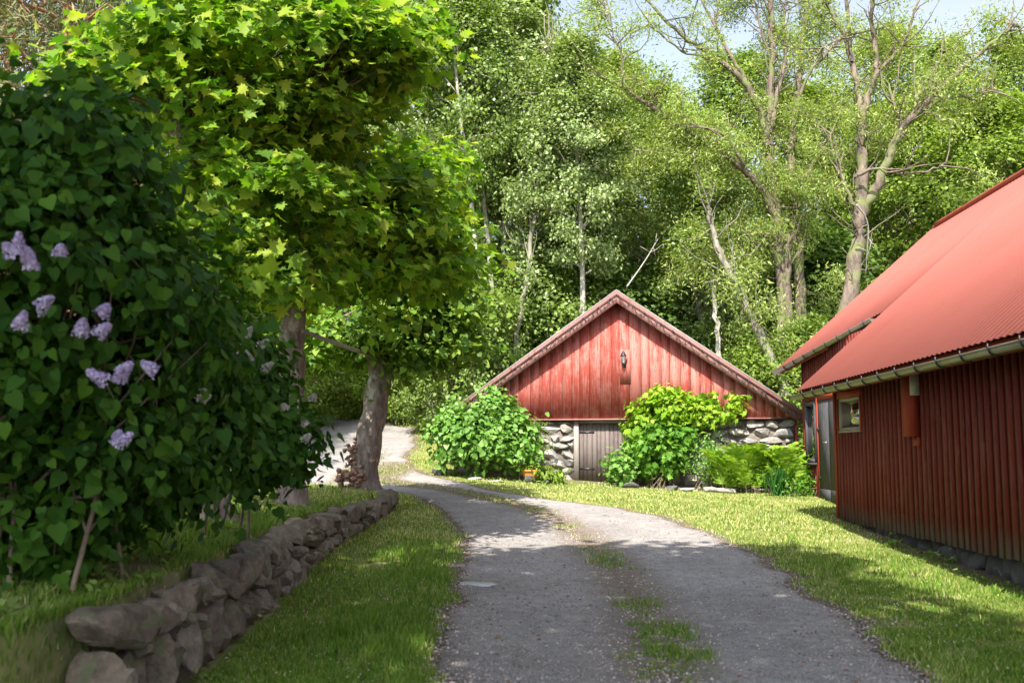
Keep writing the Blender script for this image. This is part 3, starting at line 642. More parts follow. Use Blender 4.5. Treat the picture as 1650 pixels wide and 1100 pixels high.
# limb-based trees (the two big willows, leaning trunks)
def limbtree(name, base, limbs, leafm, bark, label, seed, cat='tree', dens=1.0, size=.16, T=T_N, tmin=.3, sublen=(.7, 1.9), nper=55, group=None):
    r = np.random.default_rng(seed); root = empty(name, base, label, cat, group); mb = MB(); cents = []; tw = MB()
    for (pts, r0, r1, leafy, Y0, Y1) in limbs:
        P = [at(px, py, Y0+(Y1-Y0)*i/(len(pts)-1)) for i, (px, py) in enumerate(pts)]
        P = chaikin(P, 2); n = len(P); P[1:-1] += r.standard_normal((n-2, 3))*.03
        mb.tube(P, np.linspace(r0, r1, n), 10, False)
        L = np.linalg.norm(np.diff(P, axis=0), axis=1).sum()
        for _ in range(int(L*2.2)):   # bare crooked twigs
            i = int(r.uniform(.35, .98)*(n-1)); q = P[i]; d = (P[min(i+2, n-1)]-P[i-1]); d = d/np.linalg.norm(d)+r.standard_normal(3)*.55; d /= np.linalg.norm(d); L2 = r.uniform(.7, 2.4); pp = [q]
            for _k in range(5): d = d+np.array([0, 0, .16])+r.standard_normal(3)*.22; d /= np.linalg.norm(d); pp.append(pp[-1]+d*L2/5)
            mb.tube(pp, np.linspace(.032, .008, 6), 5, False)
        for _ in range(int(L*leafy*dens*3.3)):
            t = r.uniform(tmin, 1)*(n-1); i = min(int(t), n-2); q = P[i]+(P[i+1]-P[i])*(t-i)
            d = r.standard_normal(3)*np.array([1, .8, .8])+np.array([0, .35, .35]); d /= np.linalg.norm(d); L2 = r.uniform(*sublen)
            mid = q+d*L2*.5+r.standard_normal(3)*.12; e = q+d*L2+np.array([0, 0, -.12*L2])+r.standard_normal(3)*.1
            mb.tube([q, mid, e], [.035, .022, .008], 4, False); cents += [e, mid, (mid+e)/2]
            for _k in range(3):
                d3 = d+r.standard_normal(3)*.8; e2 = mid+d3/np.linalg.norm(d3)*L2*.45; mb.tube([mid, (mid+e2)/2+r.standard_normal(3)*.04, e2], [.014, .01, .004], 4, False); cents.append(e2)
    mb.build('trunk', MAT[bark], root, True)
    if cents:
        c = np.array(cents); a = clouds(c, nper, (.28, .28, .22), c.mean(0), r, droop=.3, size=size, up=.5, outw=.2, rnd=1.0)
        leaf_obj('crown', [a], T, MAT[leafm], root)
    return root
def gb(px, Y):
    X = (px-825)/F*Y; return (X, Y, Hs(X, Y))
limbtree('willow_tree', gb(1272, 38), [
 ([(1262, 690), (1262, 600), (1263, 520), (1259, 430), (1250, 350), (1243, 300), (1238, 230), (1241, 170), (1246, 100), (1243, 20), (1238, -80)], .30, .07, .55, 38, 38.5),
 ([(1290, 690), (1288, 600), (1290, 520), (1288, 430), (1280, 340), (1272, 270), (1281, 190), (1290, 90), (1300, 0), (1302, -70)], .27, .06, .55, 38.6, 39.5),
 ([(1275, 690), (1276, 600), (1272, 520), (1268, 440), (1268, 380)], .25, .12, 0, 37.8, 38),
 ([(1253, 360), (1228, 302), (1195, 268), (1150, 238), (1105, 210), (1050, 172), (1010, 145), (980, 128)], .17, .035, .8, 38, 36),
 ([(1200, 272), (1185, 240), (1165, 215), (1140, 205)], .08, .03, .8, 37, 36),
 ([(1238, 235), (1230, 195), (1212, 150), (1188, 118), (1150, 92), (1112, 68), (1075, 35), (1045, 5), (1020, -30)], .15, .03, .3, 38, 37),
 ([(1212, 150), (1190, 108), (1165, 62), (1140, 20), (1120, -20)], .10, .03, .25, 38, 39),
 ([(1150, 92), (1110, 92), (1075, 62), (1040, 40)], .05, .02, .2, 37.4, 37),
 ([(1240, 215), (1252, 150), (1268, 95), (1262, 30), (1270, -40)], .11, .03, .3, 38.2, 39),
 ([(1281, 190), (1300, 120), (1330, 88), (1355, 62), (1380, 52)], .07, .03, .3, 38.8, 38),
 ([(1245, 110), (1230, 60), (1218, 10), (1205, -40)], .06, .02, .2, 38.4, 38),
 ([(1010, 145), (1000, 90), (985, 40), (970, 0)], .04, .015, .5, 36, 36),
 ([(1150, 238), (1100, 250), (1060, 248), (1020, 240)], .05, .02, .9, 37, 36.5),
 ([(1285, 300), (1310, 270), (1330, 235), (1335, 200)], .13, .05, .8, 38.6, 38),
 ([(1250, 350), (1225, 400), (1180, 420), (1140, 430)], .06, .02, 1.1, 38, 37)],
 'willow', 'willowbark', 'big willow with several thick stems and a long limb reaching left over the shed', 21, size=.135, nper=80)
limbtree('willow_tree', gb(1345, 34), [
 ([(1330, 650), (1345, 590), (1362, 510), (1374, 440), (1384, 380), (1389, 330), (1388, 250), (1388, 185)], .34, .17, .2, 34, 34.5),
 ([(1388, 190), (1384, 150), (1374, 100), (1362, 60), (1338, 18), (1318, -30)], .14, .04, .25, 34.5, 35),
 ([(1372, 100), (1368, 50), (1365, 0), (1362, -40)], .08, .03, .2, 34.6, 35),
 ([(1388, 190), (1402, 150), (1413, 112), (1410, 60), (1404, 0), (1400, -40)], .14, .04, .2, 34.5, 34),
 ([(1411, 118), (1436, 95), (1458, 68), (1472, 30), (1484, -20)], .08, .025, .3, 34.4, 34),
 ([(1388, 345), (1408, 312), (1430, 262), (1442, 228), (1470, 190), (1500, 155), (1550, 112), (1600, 66), (1640, 40)], .20, .03, .55, 34.4, 33),
 ([(1442, 228), (1450, 195), (1440, 165), (1428, 130)], .09, .04, .2, 34, 34),
 ([(1470, 190), (1480, 150), (1500, 115), (1520, 80)], .08, .02, .4, 34, 35),
 ([(1376, 285), (1405, 272), (1440, 276), (1480, 280), (1520, 268)], .06, .02, .15, 34, 32.5),
 ([(1385, 60), (1350, 62), (1325, 78), (1302, 98)], .04, .02, .3, 34.5, 34),
 ([(1500, 155), (1535, 160), (1570, 150), (1610, 148)], .04, .02, .6, 33.5, 33),
 ([(1385, 340), (1360, 300), (1345, 260), (1340, 215)], .08, .03, .9, 34.3, 35)],
 'willow', 'willowbark', 'big forked willow rising behind the barn roof with bare crooked upper limbs', 22, size=.135, nper=80)
limbtree('leaning_tree', gb(1262, 35), [([(1268, 640), (1252, 600), (1228, 545), (1206, 500), (1186, 455), (1165, 420), (1150, 380), (1140, 330)], .20, .07, .5, 35, 36)],
 'willow', 'greybark', 'grey trunk leaning left from the gap between shed and barn', 23)
limbtree('forked_tree', gb(1132, 40), [([(1134, 590), (1132, 540), (1128, 500), (1118, 470), (1112, 430)], .18, .07, .4, 40, 40), ([(1131, 520), (1140, 485), (1142, 450), (1146, 410)], .12, .06, .5, 40, 40)],
 'birch', 'greybark', 'short forked trunk shaped like a Y above the right roof slope', 24)
limbtree('leaning_tree', gb(1106, 41), [([(1112, 590), (1104, 520), (1090, 480), (1070, 450), (1045, 420), (1010, 405)], .13, .05, .5, 41, 42)],
 'birch', 'palebark', 'mossy pale trunk bending left just right of the shed ridge', 25)
limbtree('aspen_tree', gb(828, 37), [([(822, 620), (829, 560), (842, 490), (853, 420), (858, 350), (872, 270), (884, 200), (886, 130), (880, 60)], .12, .04, .9, 37, 38)],
 'aspen', 'greybark', 'tall grey aspen with a curved trunk leaning right behind the left roof slope', 26, T=T_Q, size=.13, tmin=.4)
limbtree('birch_tree', gb(1158, 37.5), [([(1160, 600), (1156, 540), (1152, 490), (1146, 440), (1148, 390), (1140, 330), (1142, 270)], .11, .04, .4, 37.5, 38)],
 'birch', 'palebark', 'thin pale birch between the forked trunk and the leaning grey trunk', 28, T=T_Q, size=.13)
# dead branch lying in the wood above the ridge
def dead_branch(pts, Y, lab):
    P = chaikin([at(x, y, Y+i*.3) for i, (x, y) in enumerate(pts)]); mb = MB(); r = np.random.default_rng(len(lab))
    mb.tube(P, np.linspace(.035, .012, len(P)), 6)
    for _ in range(6):
        i = r.integers(2, len(P)-1); d = r.standard_normal(3); e = P[i]+d/np.linalg.norm(d)*r.uniform(.3, .9); mb.tube([P[i], (P[i]+e)/2+r.standard_normal(3)*.05, e], [.016, .012, .005], 4)
    tag(mb.build('dead_branch', MAT['deadtwig'], None, True), lab, 'branch')
dead_branch([(1010, 462), (1040, 420), (1060, 385)], 37, 'bare grey dead branch slanting up right of the shed ridge')
dead_branch([(1380, 330), (1400, 355), (1398, 400), (1395, 440)], 33, 'pale bare twigs hanging from the fork of the second willow')

# pines at upper left
def pine(px, Y, Ht, seed, lab):
    r = np.random.default_rng(seed); X = (px-825)/F*Y; z0 = Hs(X, Y); root = empty('pine_tree', (X, Y, z0), lab, 'tree', 'pines behind the lilac'); mb = MB(); cents = []
    z = np.linspace(0, Ht, 10); tr = np.stack([X+.3*np.sin(z*.3+seed), Y+0*z, z0+z], -1); mb.tube(tr, .26*(1-z/Ht)+.03, 9, False)
    for i in range(42):
        zz = Ht*(.3+.68*i/42); a = i*2.4; L = r.uniform(1.6, 3.4)*(1-.6*(i/42)); b = np.array([np.interp(zz, z, tr[:, 0]), Y, z0+zz])
        d = np.array([math.cos(a), math.sin(a), r.uniform(-.05, .35)]); pts = [b+d*L*q/4+r.standard_normal(3)*.1*(q > 0) for q in range(5)]; mb.tube(pts, np.linspace(.07, .02, 5), 5, False)
        for j in range(7):
            q = pts[r.integers(2, 5)]; e = q+r.standard_normal(3)*.45; mb.tube([q, e], [.02, .008], 4, False); cents.append(e)
    mb.build('trunk', MAT['pinebark'], root, True)
    a = clouds(np.array(cents), 90, (.26, .26, .2), (X, Y, z0+Ht*.6), r, droop=-.5, size=.26, up=.2, outw=.2, rnd=1.2)
    tn = (np.array([(0, 0, 0), (.07, .5, 0), (0, 1, 0), (-.07, .5, 0)]), [np.array([[0, 1, 2, 3]])])
    leaf_obj('crown', [a], tn, MAT['pine'], root)
pine(-20, 26, 17, 31, 'grey green pine at far left picture edge')
pine(95, 24, 18, 32, 'pine with reddish bark left of the nearest maple crown')
pine(215, 29, 19, 33, 'pine half hidden behind the nearest maple crown')
pine(330, 34, 18, 36, 'pine directly behind the nearest maple crown')

# ------------------------------------------------------------------ pollarded maples and linden
def pollard(name, base, trunk, r0, knobs, ells, nc, nper, leaf, T, size, label, seed, sig=.26, extra=None, droop=.7):
    r = np.random.default_rng(seed); root = empty(name, base, label, 'tree', 'pollarded trees on the bank'); mb = MB(); P = chaikin(trunk, 2); n = len(P)
    rad = np.linspace(r0*1.05, r0*.8, n); rad[:3] *= np.array([1.5, 1.25, 1.1]); V, Fq, caps = tube(P, rad, 20)
    V = V+.025*np.stack([np.sin(V[:, 2]*9+V[:, 1]*14), np.sin(V[:, 2]*7+V[:, 0]*17), 0*V[:, 2]], -1); mb.add(V, Fq)
    for (c, s, fr) in knobs:
        if fr is not None:
            mb.tube(chaikin([fr, (np.array(fr)+np.array(c))/2+np.array([0, 0, -.08]), c], 1), np.linspace(r0*.62, s*.8, 6)[:len(chaikin([fr, fr, c], 1))], 12, False)
        rock(mb, c, (s*2.1, s*2.1, s*1.9), r.uniform(0, 3), (0, 0), 3, .9, .22, r)
    # burrs on the trunk
    for c, s in (extra or []):
        bb = MB()
        for _ in range(26):
            q = np.array(c)+r.standard_normal(3)*s*.36; rock(bb, q, (s*.55, s*.55, s*.45), r.uniform(0, 3), (0, 0), 2, .9, .3, r)
            e = q+r.standard_normal(3)*s*.28; bb.tube([q, e], [.022, .007], 5, False)
        bb.build('burr', MAT['burr'], root, True)
    mb.build('trunk', MAT['bark'], root, True)
    parts = []; tw = MB()
    tot = sum(e[2] for e in ells)
    for c, rd, wt in ells:
        cp = ell_pts(int(nc*1.25*wt/tot), c, rd, r, .5, 1.05)
        nz_ = np.sin(cp[:, 0]*4.1+seed)*np.sin(cp[:, 1]*3.7)+np.sin(cp[:, 2]*5.3+cp[:, 0]*2.2)*.8; cp = cp[nz_ > -.35]
        cp = np.concatenate([cp, ell_pts(max(3, int(nc*.14*wt/tot)), c, rd, r, 1.05, 1.42)])
        for q in cp[::2]:
            kn = np.array(min([k[0] for k in knobs], key=lambda k: np.linalg.norm(np.array(k)-q)))
            mid = (kn+q)/2+np.array([0, 0, .15])+r.standard_normal(3)*.06; tw.tube([kn, mid, q], [.028, .016, .006], 5, False)
        parts.append(clouds(cp, nper, (sig*1.15, sig*1.15, sig*.38), c, r, droop=droop, size=size, sizej=.42, up=.75, outw=.45, rnd=.8))
    tw.build('shoots' if False else 'branch', MAT['twig'], root, True); leaf_obj('crown', parts, T, MAT[leaf], root)
    return root
bA = np.array([-3.75, 13, Hs(-3.75, 13)-.05]); hA = at(345, 250, 13)
pollard('maple_tree', tuple(bA), [bA, (-3.85, 13, 2.2), (-3.9, 13, 3.6), tuple(at(322, 330, 13)), tuple(hA)], .20,
 [(tuple(hA), .26, None), (tuple(at(300, 215, 12.8)), .22, tuple(at(322, 330, 13))), (tuple(at(352, 205, 13.3)), .2, tuple(hA)), (tuple(at(400, 260, 13.4)), .16, tuple(hA))],
 [(tuple(at(385, 120, 13)), (1.5, 1.8, .82), 4.6), (tuple(at(590, 95, 13.2)), (.72, .9, .42), 1.2), (tuple(at(215, 125, 12.8)), (.6, .8, .32), .8), (tuple(at(420, 350, 13.2)), (.95, 1.4, 1.0), 2.6), (tuple(at(500, 190, 13.5)), (.75, 1, .55), 1.0), (tuple(at(430, -70, 13)), (1.5, 1.6, .8), 1.5)],
 370, 58, 'maple', T_MAPLE, .128, 'nearest pollarded maple with huge lobed leaves above the lilac bushes', 41, extra=[(at(345, 230, 12.8), .25)])
bB = at(470, 803, 17); bB[2] = Hs(bB[0], bB[1])-.05; hB = at(500, 400, 17)
pollard('maple_tree', tuple(bB), [bB, tuple(at(470, 700, 17)), tuple(at(470, 600, 17)), tuple(at(472, 500, 17)), tuple(at(490, 430, 17))], .225,
 [(tuple(at(492, 420, 17)), .28, None), (tuple(at(560, 360, 17)), .22, tuple(at(490, 430, 17))), (tuple(at(440, 370, 17.4)), .22, tuple(at(490, 430, 17)))],
 [(tuple(at(570, 370, 16.6)), (1.35, 1.5, .95), 4), (tuple(at(640, 340, 16.5)), (.85, 1.1, .85), 2.2), (tuple(at(450, 410, 17)), (1.1, 1.4, .75), 2), (tuple(at(665, 410, 16.4)), (.75, 1, .6), 1.2)],
 280, 58, 'maple', T_MAPLE, .132, 'middle pollarded maple with straight trunk beside the lilacs', 42, sig=.28)
bC = at(588, 782, 21); bC[2] = Hs(bC[0], bC[1])-.08; 
pollard('linden_tree', tuple(bC), [bC, tuple(at(588, 745, 21)), tuple(at(596, 700, 21)), tuple(at(606, 650, 21)), tuple(at(613, 600, 21)), tuple(at(612, 560, 21))], .275,
 [(tuple(at(612, 548, 21)), .3, None), (tuple(at(650, 500, 21)), .2, tuple(at(612, 560, 21))), (tuple(at(570, 510, 21)), .2, tuple(at(612, 560, 21)))],
 [(tuple(at(660, 500, 21)), (1.2, 1.2, 1.2), 4), (tuple(at(580, 540, 21.3)), (1.1, 1.1, .65), 2), (tuple(at(700, 450, 21)), (.75, 1, .9), 1.5), (tuple(at(540, 555, 21.8)), (.9, .9, .55), 1.2), (tuple(at(690, 560, 21)), (.75, .8, .55), 1.5)],
 260, 62, 'linden', T_HEART, .12, 'pollarded linden with leaning trunk and rough burrs at its foot', 43, extra=[(at(570, 725, 20.9), .20), (at(558, 768, 20.8), .26), (at(575, 770, 20.7), .24), (at(568, 745, 20.9), .16), (at(606, 745, 20.8), .09)])
mb = MB(); mb.tube([at(486, 533, 16.9), at(600, 574, 20.5)], [.035, .035], 10)
tag(mb.build('horizontal_pole', MAT['pole'], None, True), 'grey pole tied between the middle maple and the leaning linden', 'pole')

# ------------------------------------------------------------------ lilacs
def lilac(base, ells, nc, nper, size, label, flowers, fm, seed, stems=9, droop=1.0, zmin=None, fsize=.16):
    r = np.random.default_rng(seed); root = empty('lilac_bush', base, label, 'bush', 'lilac bushes on the bank'); b = np.array(base); parts = []; mb = MB(); allc = []
    tot = sum(e[2] for e in ells)
    for c, rd, wt in ells:
        cp = ell_pts(int(nc*wt/tot), c, rd, r, .5, 1.0, zmin); allc.append(cp); parts.append(clouds(cp, nper, (.15, .15, .15), c, r, droop=droop, size=size, up=.25, outw=.8, rnd=.7))
    allc = np.concatenate(allc)
    for i in range(stems):
        s = b+np.array([r.uniform(-.5, .5), r.uniform(-.5, .6), 0]); e = allc[r.integers(len(allc))]*.7+b*.3; e[2] = b[2]+r.uniform(1.2, 2.6)
        mid = (s+e)/2+r.standard_normal(3)*.12; P = chaikin([s, mid, e]); mb.tube(P, np.linspace(.019, .010, len(P)), 7, False)
        for q in allc[r.integers(0, len(allc), 14)]:
            i0 = r.integers(3, len(P)); mb.tube([P[i0], (P[i0]+q)/2+r.standard_normal(3)*.1, q], [.015, .01, .004], 4, False)
    mb.build('stem', MAT['twig'], root, True); leaf_obj('foliage', parts, T_HEART, MAT['lilac'], root)
    for (px, py, Y, L, tx) in flowers:
        P0 = at(px, py, Y); n = 190; t = r.random(n)**.8; ang = r.uniform(0, 6.28, n); rad = (.040*(1-t)**.6+.007)*r.uniform(.75, 1.1, n)
        d = np.array([tx, -.25, .55]); d /= np.linalg.norm(d); A = np.cross(d, [0, 1, 0]); A /= np.linalg.norm(A); B = np.cross(d, A)
        Pp = P0+d*((t-.5)*L*.85)[:, None]+(A*np.cos(ang)[:, None]+B*np.sin(ang)[:, None])*rad[:, None]
        Nn = (A*np.cos(ang)[:, None]+B*np.sin(ang)[:, None])+r.standard_normal((n, 3))*.4; q = np.array([(0, -.5, .0), (.5, 0, .12), (0, .5, 0), (-.5, 0, .12)])
        V, Fc = scatter_leaves(Pp-np.array(worldloc(root)), Nn, r.standard_normal((n, 3)), r.uniform(.015, .024, n), (q, [np.array([[0, 1, 2, 3]])]))
        link('flower_cluster', npmesh('flower_cluster', V, Fc), MAT[fm], root)
fl = [(30, 395, 5.6, .17, .1), (45, 410, 5.8, .1, .0), (15, 402, 5.7, .1, -.3), (98, 403, 6, .08, .2), (72, 488, 5.7, .14, .8), (35, 517, 5.6, .13, .3), (50, 424, 5.7, .08, 0), (168, 500, 5.9, .10, .5), (132, 527, 5.8, .12, .2), (166, 531, 5.85, .12, .8), (158, 607, 5.9, .16, -.9), (202, 594, 5.9, .12, .7), (195, 604, 6, .10, .2), (241, 592, 6.1, .13, -.8), (200, 707, 6.2, .14, .9), (190, 704, 6.2, .10, .2)]
b1 = (-3.35, 7.4, Hs(-3.35, 7.4)-.03)
lilac(b1, [(tuple(at(40, 500, 7.2)), (1.22, 1.2, 1.30), 6), (tuple(at(-80, 360, 7)), (1.0, 1, 1.15), 1.5), (tuple(at(170, 350, 7.6)), (.5, .7, .75), 1.3), (tuple(at(262, 560, 8.6)), (.55, .9, .85), 3), (tuple(at(300, 690, 8.9)), (.52, .8, .42), 1.5), (tuple(at(60, 760, 7.6)), (1.2, .9, .6), 1.5), (tuple(at(190, 775, 8.6)), (.85, .6, .30), 1.4), (tuple(at(20, 830, 7.4)), (.8, .6, .35), 1.0), (tuple(at(105, 250, 7.2)), (.5, .6, .50), 1.2)],
 620, 40, .090, 'large dark lilac bush with pale purple flowers filling the left side', fl, 'lilacflower', 51, 12)
wf = [(400, 535, 9.9, .15, .4), (425, 553, 9.9, .14, .9), (404, 570, 9.8, .13, -.7), (432, 590, 9.8, .14, .8), (384, 560, 9.8, .10, .3), (324, 634, 8.0, .12, .9), (330, 640, 8.0, .08, -.8), (494, 705, 10.0, .12, .6), (505, 640, 10.2, .09, .3), (490, 680, 10.2, .08, -.3), (458, 655, 10.2, .08, -.3)]
b2 = (-3.3, 11.2, Hs(-3.3, 11.2)-.03)
lilac(b2, [(tuple(at(395, 640, 10.7)), (.34, .6, .55), 2.4), (tuple(at(468, 712, 10.6)), (.22, .4, .24), .9), (tuple(at(400, 735, 10.4)), (.4, .5, .22), 1.1), (tuple(at(385, 570, 10.8)), (.3, .5, .3), 1), (tuple(at(340, 590, 10.6)), (.4, .5, .5), 1)],
 170, 34, .085, 'smaller lilac bush with white flowers overhanging the stone wall', wf, 'whiteflower', 52, 7)

# ------------------------------------------------------------------ red shed
ZB = 2.56; RS = .695; HW = 4.95; ZAP = 6.02
def rz(u): return ZAP-abs(u)*RS   # underside of roof at offset u
def shed():
    base = G(0, 0, Hs(O[0], O[1])); root = empty('red_shed', base, 'weathered red gabled shed on a stone foundation at the end of the drive', 'shed')
    r = np.random.default_rng(8)
    # gable boards
    mb = MB(); u = -4.72; i = 0
    while u < 4.72:
        wd = r.uniform(.22, .36); u2 = min(u+wd, 4.72); pr = .030 if i % 2 else .024
        segs = [(u, u2)] if u*u2 > 0 else [(u, 0), (0, u2)]
        for a, b in segs:
            if b-a > .01:
                zt1, zt2 = rz(a)-.02, rz(b)-.02
                if min(zt1, zt2) > ZB+.01: mb.boxf(G, a+.004, b-.004, 0, pr, ZB+r.uniform(-.008, .008), max(zt1, ZB+.02), max(zt2, ZB+.02))
        u = u2; i += 1
    mb.build('gable_wall', MAT['shedred'], root)
    mb = MB(); mb.hexa([G(-4.7, -.05, ZB+.02), G(4.7, -.05, ZB+.02), G(4.7, -.01, ZB+.02), G(-4.7, -.01, ZB+.02), G(-.02, -.05, rz(0)-.03), G(.02, -.05, rz(0)-.03), G(.02, -.01, rz(0)-.03), G(-.02, -.01, rz(0)-.03)])
    mb.build('gable_backing', MAT['darkgap'], root)
    mb = MB(); mb.boxf(G, -4.75, 4.75, -.35, .075, ZB-.05, ZB-.012); mb.build('bottom_board', MAT['shedtrim'], root)
    # roof: two slabs plus the rake boards
    for s in (-1, 1):
        mb = MB(); ue = s*HW
        c = [G(0, .42, ZAP+.02), G(ue, .42, rz(HW)+.02), G(ue, -6.5, rz(HW)+.02), G(0, -6.5, ZAP+.02)]; t = [(x, y, z+.045) for x, y, z in c]
        mb.hexa(c+t); mb.build('roof', MAT['shedroof'], root)
        mb = MB()
        for k_, (z0, z1, o0, o1) in enumerate([(-.30, -.02, .34, .385), (-.10, .045, .388, .415)]):
            mb.hexa([G(0, o0, ZAP+z0), G(ue*1.0, o0, rz(HW)+z0), G(ue, o1, rz(HW)+z0), G(0, o1, ZAP+z0), G(0, o0, ZAP+z1), G(ue, o0, rz(HW)+z1), G(ue, o1, rz(HW)+z1), G(0, o1, ZAP+z1)])
        mb.build('rake_board', MAT['shedtrim'], root)
        mb = MB(); mb.hexa([G(0, .33, ZAP-.03), G(ue, .33, rz(HW)-.03), G(ue, -.0, rz(HW)-.03), G(0, -.0, ZAP-.03), G(0, .33, ZAP+.0), G(ue, .33, rz(HW)), G(ue, 0, rz(HW)), G(0, 0, ZAP)]); mb.build('soffit', MAT['shedtrim'], root)
    # side and back walls
    mb = MB()
    for s in (-1, 1): mb.boxf(G, s*4.7-.05, s*4.7+.05, -6.2, -.12, .6, rz(4.7)-.02)
    mb.boxf(G, -4.7, 4.7, -6.3, -6.2, .6, 2.7); mb.build('side_wall', MAT['shedred'], root)
    # stone foundation
    mb = MB(); bk = MB()
    def stones(u0, u1, o=-.17, bk=bk):
        bk.boxf(G, u0, u1, -.55, o+.05, .3, ZB-.06)
        z = None; zz = 0; row = 0; zg = min(Hs(*G(u0, 0, 0)[:2]), Hs(*G(u1, 0, 0)[:2]))-.12; z = zg
        while z < ZB-.08:
            h = r.uniform(.17, .36); h = min(h, ZB-.07-z)
            if h < .08: break
            u = u0
            while u < u1-.02:
                L = min(r.uniform(.25, .75), u1-u); L = L if u1-u-L > .14 else u1-u
                rock(mb, G(u+L/2, o+r.uniform(-.03, .03), z+h/2), (L*1.12, .40, h*1.15), -SA+r.uniform(-.06, .06), (r.uniform(-.05, .05), r.uniform(-.07, .07)), 3, .5, .09, r); u += L
            z += h
    stones(-4.68, -1.28); mb.build('stone_foundation', MAT['shedstone'], root, True, 25)
    mb = MB(); stones(.32, 4.68); mb.build('stone_foundation', MAT['shedstone'], root, True, 25); bk.build('foundation_backing', MAT['concrete'], root)
    # door
    dz = Hs(*G(-.5, 0, 0)[:2]); d0, d1 = -1.14, .22
    dl = MB(); u = d0
    while u < d1-.01:
        u2 = min(u+r.uniform(.10, .15), d1); dl.boxf(G, u+.004, u2-.004, -.22, -.18+r.uniform(0, .008), dz+.03, ZB-.1); u = u2
    door = dl.build('door', MAT['doorwood'], root)
    mb = MB(); mb.boxf(G, d0-.14, d0-.01, -.3, -.06, dz-.05, ZB-.052); mb.boxf(G, d1+.01, d1+.11, -.3, -.06, dz-.05, ZB-.052); mb.boxf(G, d0, d1, -.3, -.10, ZB-.12, ZB-.054); mb.build('door_frame', MAT['greywood'], root)
    for z in (dz+.35, ZB-.4):
        mb = MB(); mb.boxf(G, d0+.0, d0+.42, -.168, -.16, z, z+.045); mb.build('hinge', MAT['blackmetal'], door)
    mb = MB(); mb.boxf(G, -4.6, 4.6, -6.1, -.6, .2, .6); mb.build('floor_slab', MAT['concrete'], root)
    # board behind the lamp, lantern
    ub = .16; mb = MB(); pz = at(1007, 617, 28.2)[2]; mb.boxf(G, ub-.12, ub+.17, .047, .068, pz, pz+.92); mb.build('lamp_board', MAT['shedred'], root)
    lc = at(1005, 582, 28.05); lc = np.array(G(ub-.01, .19, lc[2]))
    lan = MB(); lan.lathe(lc, [(.001, .34), (.012, .33), (.012, .29), (.03, .27), (.085, .17), (.095, .155), (.07, .15)], 12); lan.lathe(lc, [(.05, -.04), (.055, -.06), (.03, -.10), (.012, -.13), (.02, -.15), (.001, -.18)], 12)
    for a in range(6): t = a*math.pi/3; lan.tube([lc+np.array([.055*math.cos(t), .055*math.sin(t), -.05]), lc+np.array([.075*math.cos(t), .075*math.sin(t), .155])], [.006, .006], 5)
    lan.tube([lc+np.array([0, 0, -.05]), np.array(G(ub, .12, lc[2]-.10)), np.array(G(ub, .07, lc[2]-.06))], [.014, .014, .014], 8); lan.boxf(G, ub-.04, ub+.04, .068, .082, lc[2]-.16, lc[2]+.06)
    l_ = lan.build('wall_lantern', MAT['blackmetal'], root, True)
    g = MB(); g.lathe(lc, [(.05, -.045), (.068, .15)], 12); g.build('lantern_glass', MAT['lampglass'], l_, True)
    return root
shed()
# string lights along the rake boards
mb = MB(); r_ = np.random.default_rng(4)
for s in (-1, 1):
    P = []; n = 90
    for i in range(n+1):
        u = s*HW*.99*i/n; z = rz(u)-.15+.07*math.sin(i*.9+s)+.05*math.sin(i*2.3); P.append(G(u, .435+.01*math.sin(i), z))
    mb.tube(chaikin(P, 1), np.full(len(chaikin(P, 1)), .008), 5)
    for i in range(2, n, 2):
        q = np.array(P[i]); e = q+np.array([r_.uniform(-.03, .03), -.02, -.06-.03*r_.random()]); mb.tube([q, (q+e)/2, e], [.011, .016, .008], 6)
tag(mb.build('string_lights', MAT['blackmetal']), 'black string lights draped along the rake boards of the red shed', 'string lights')

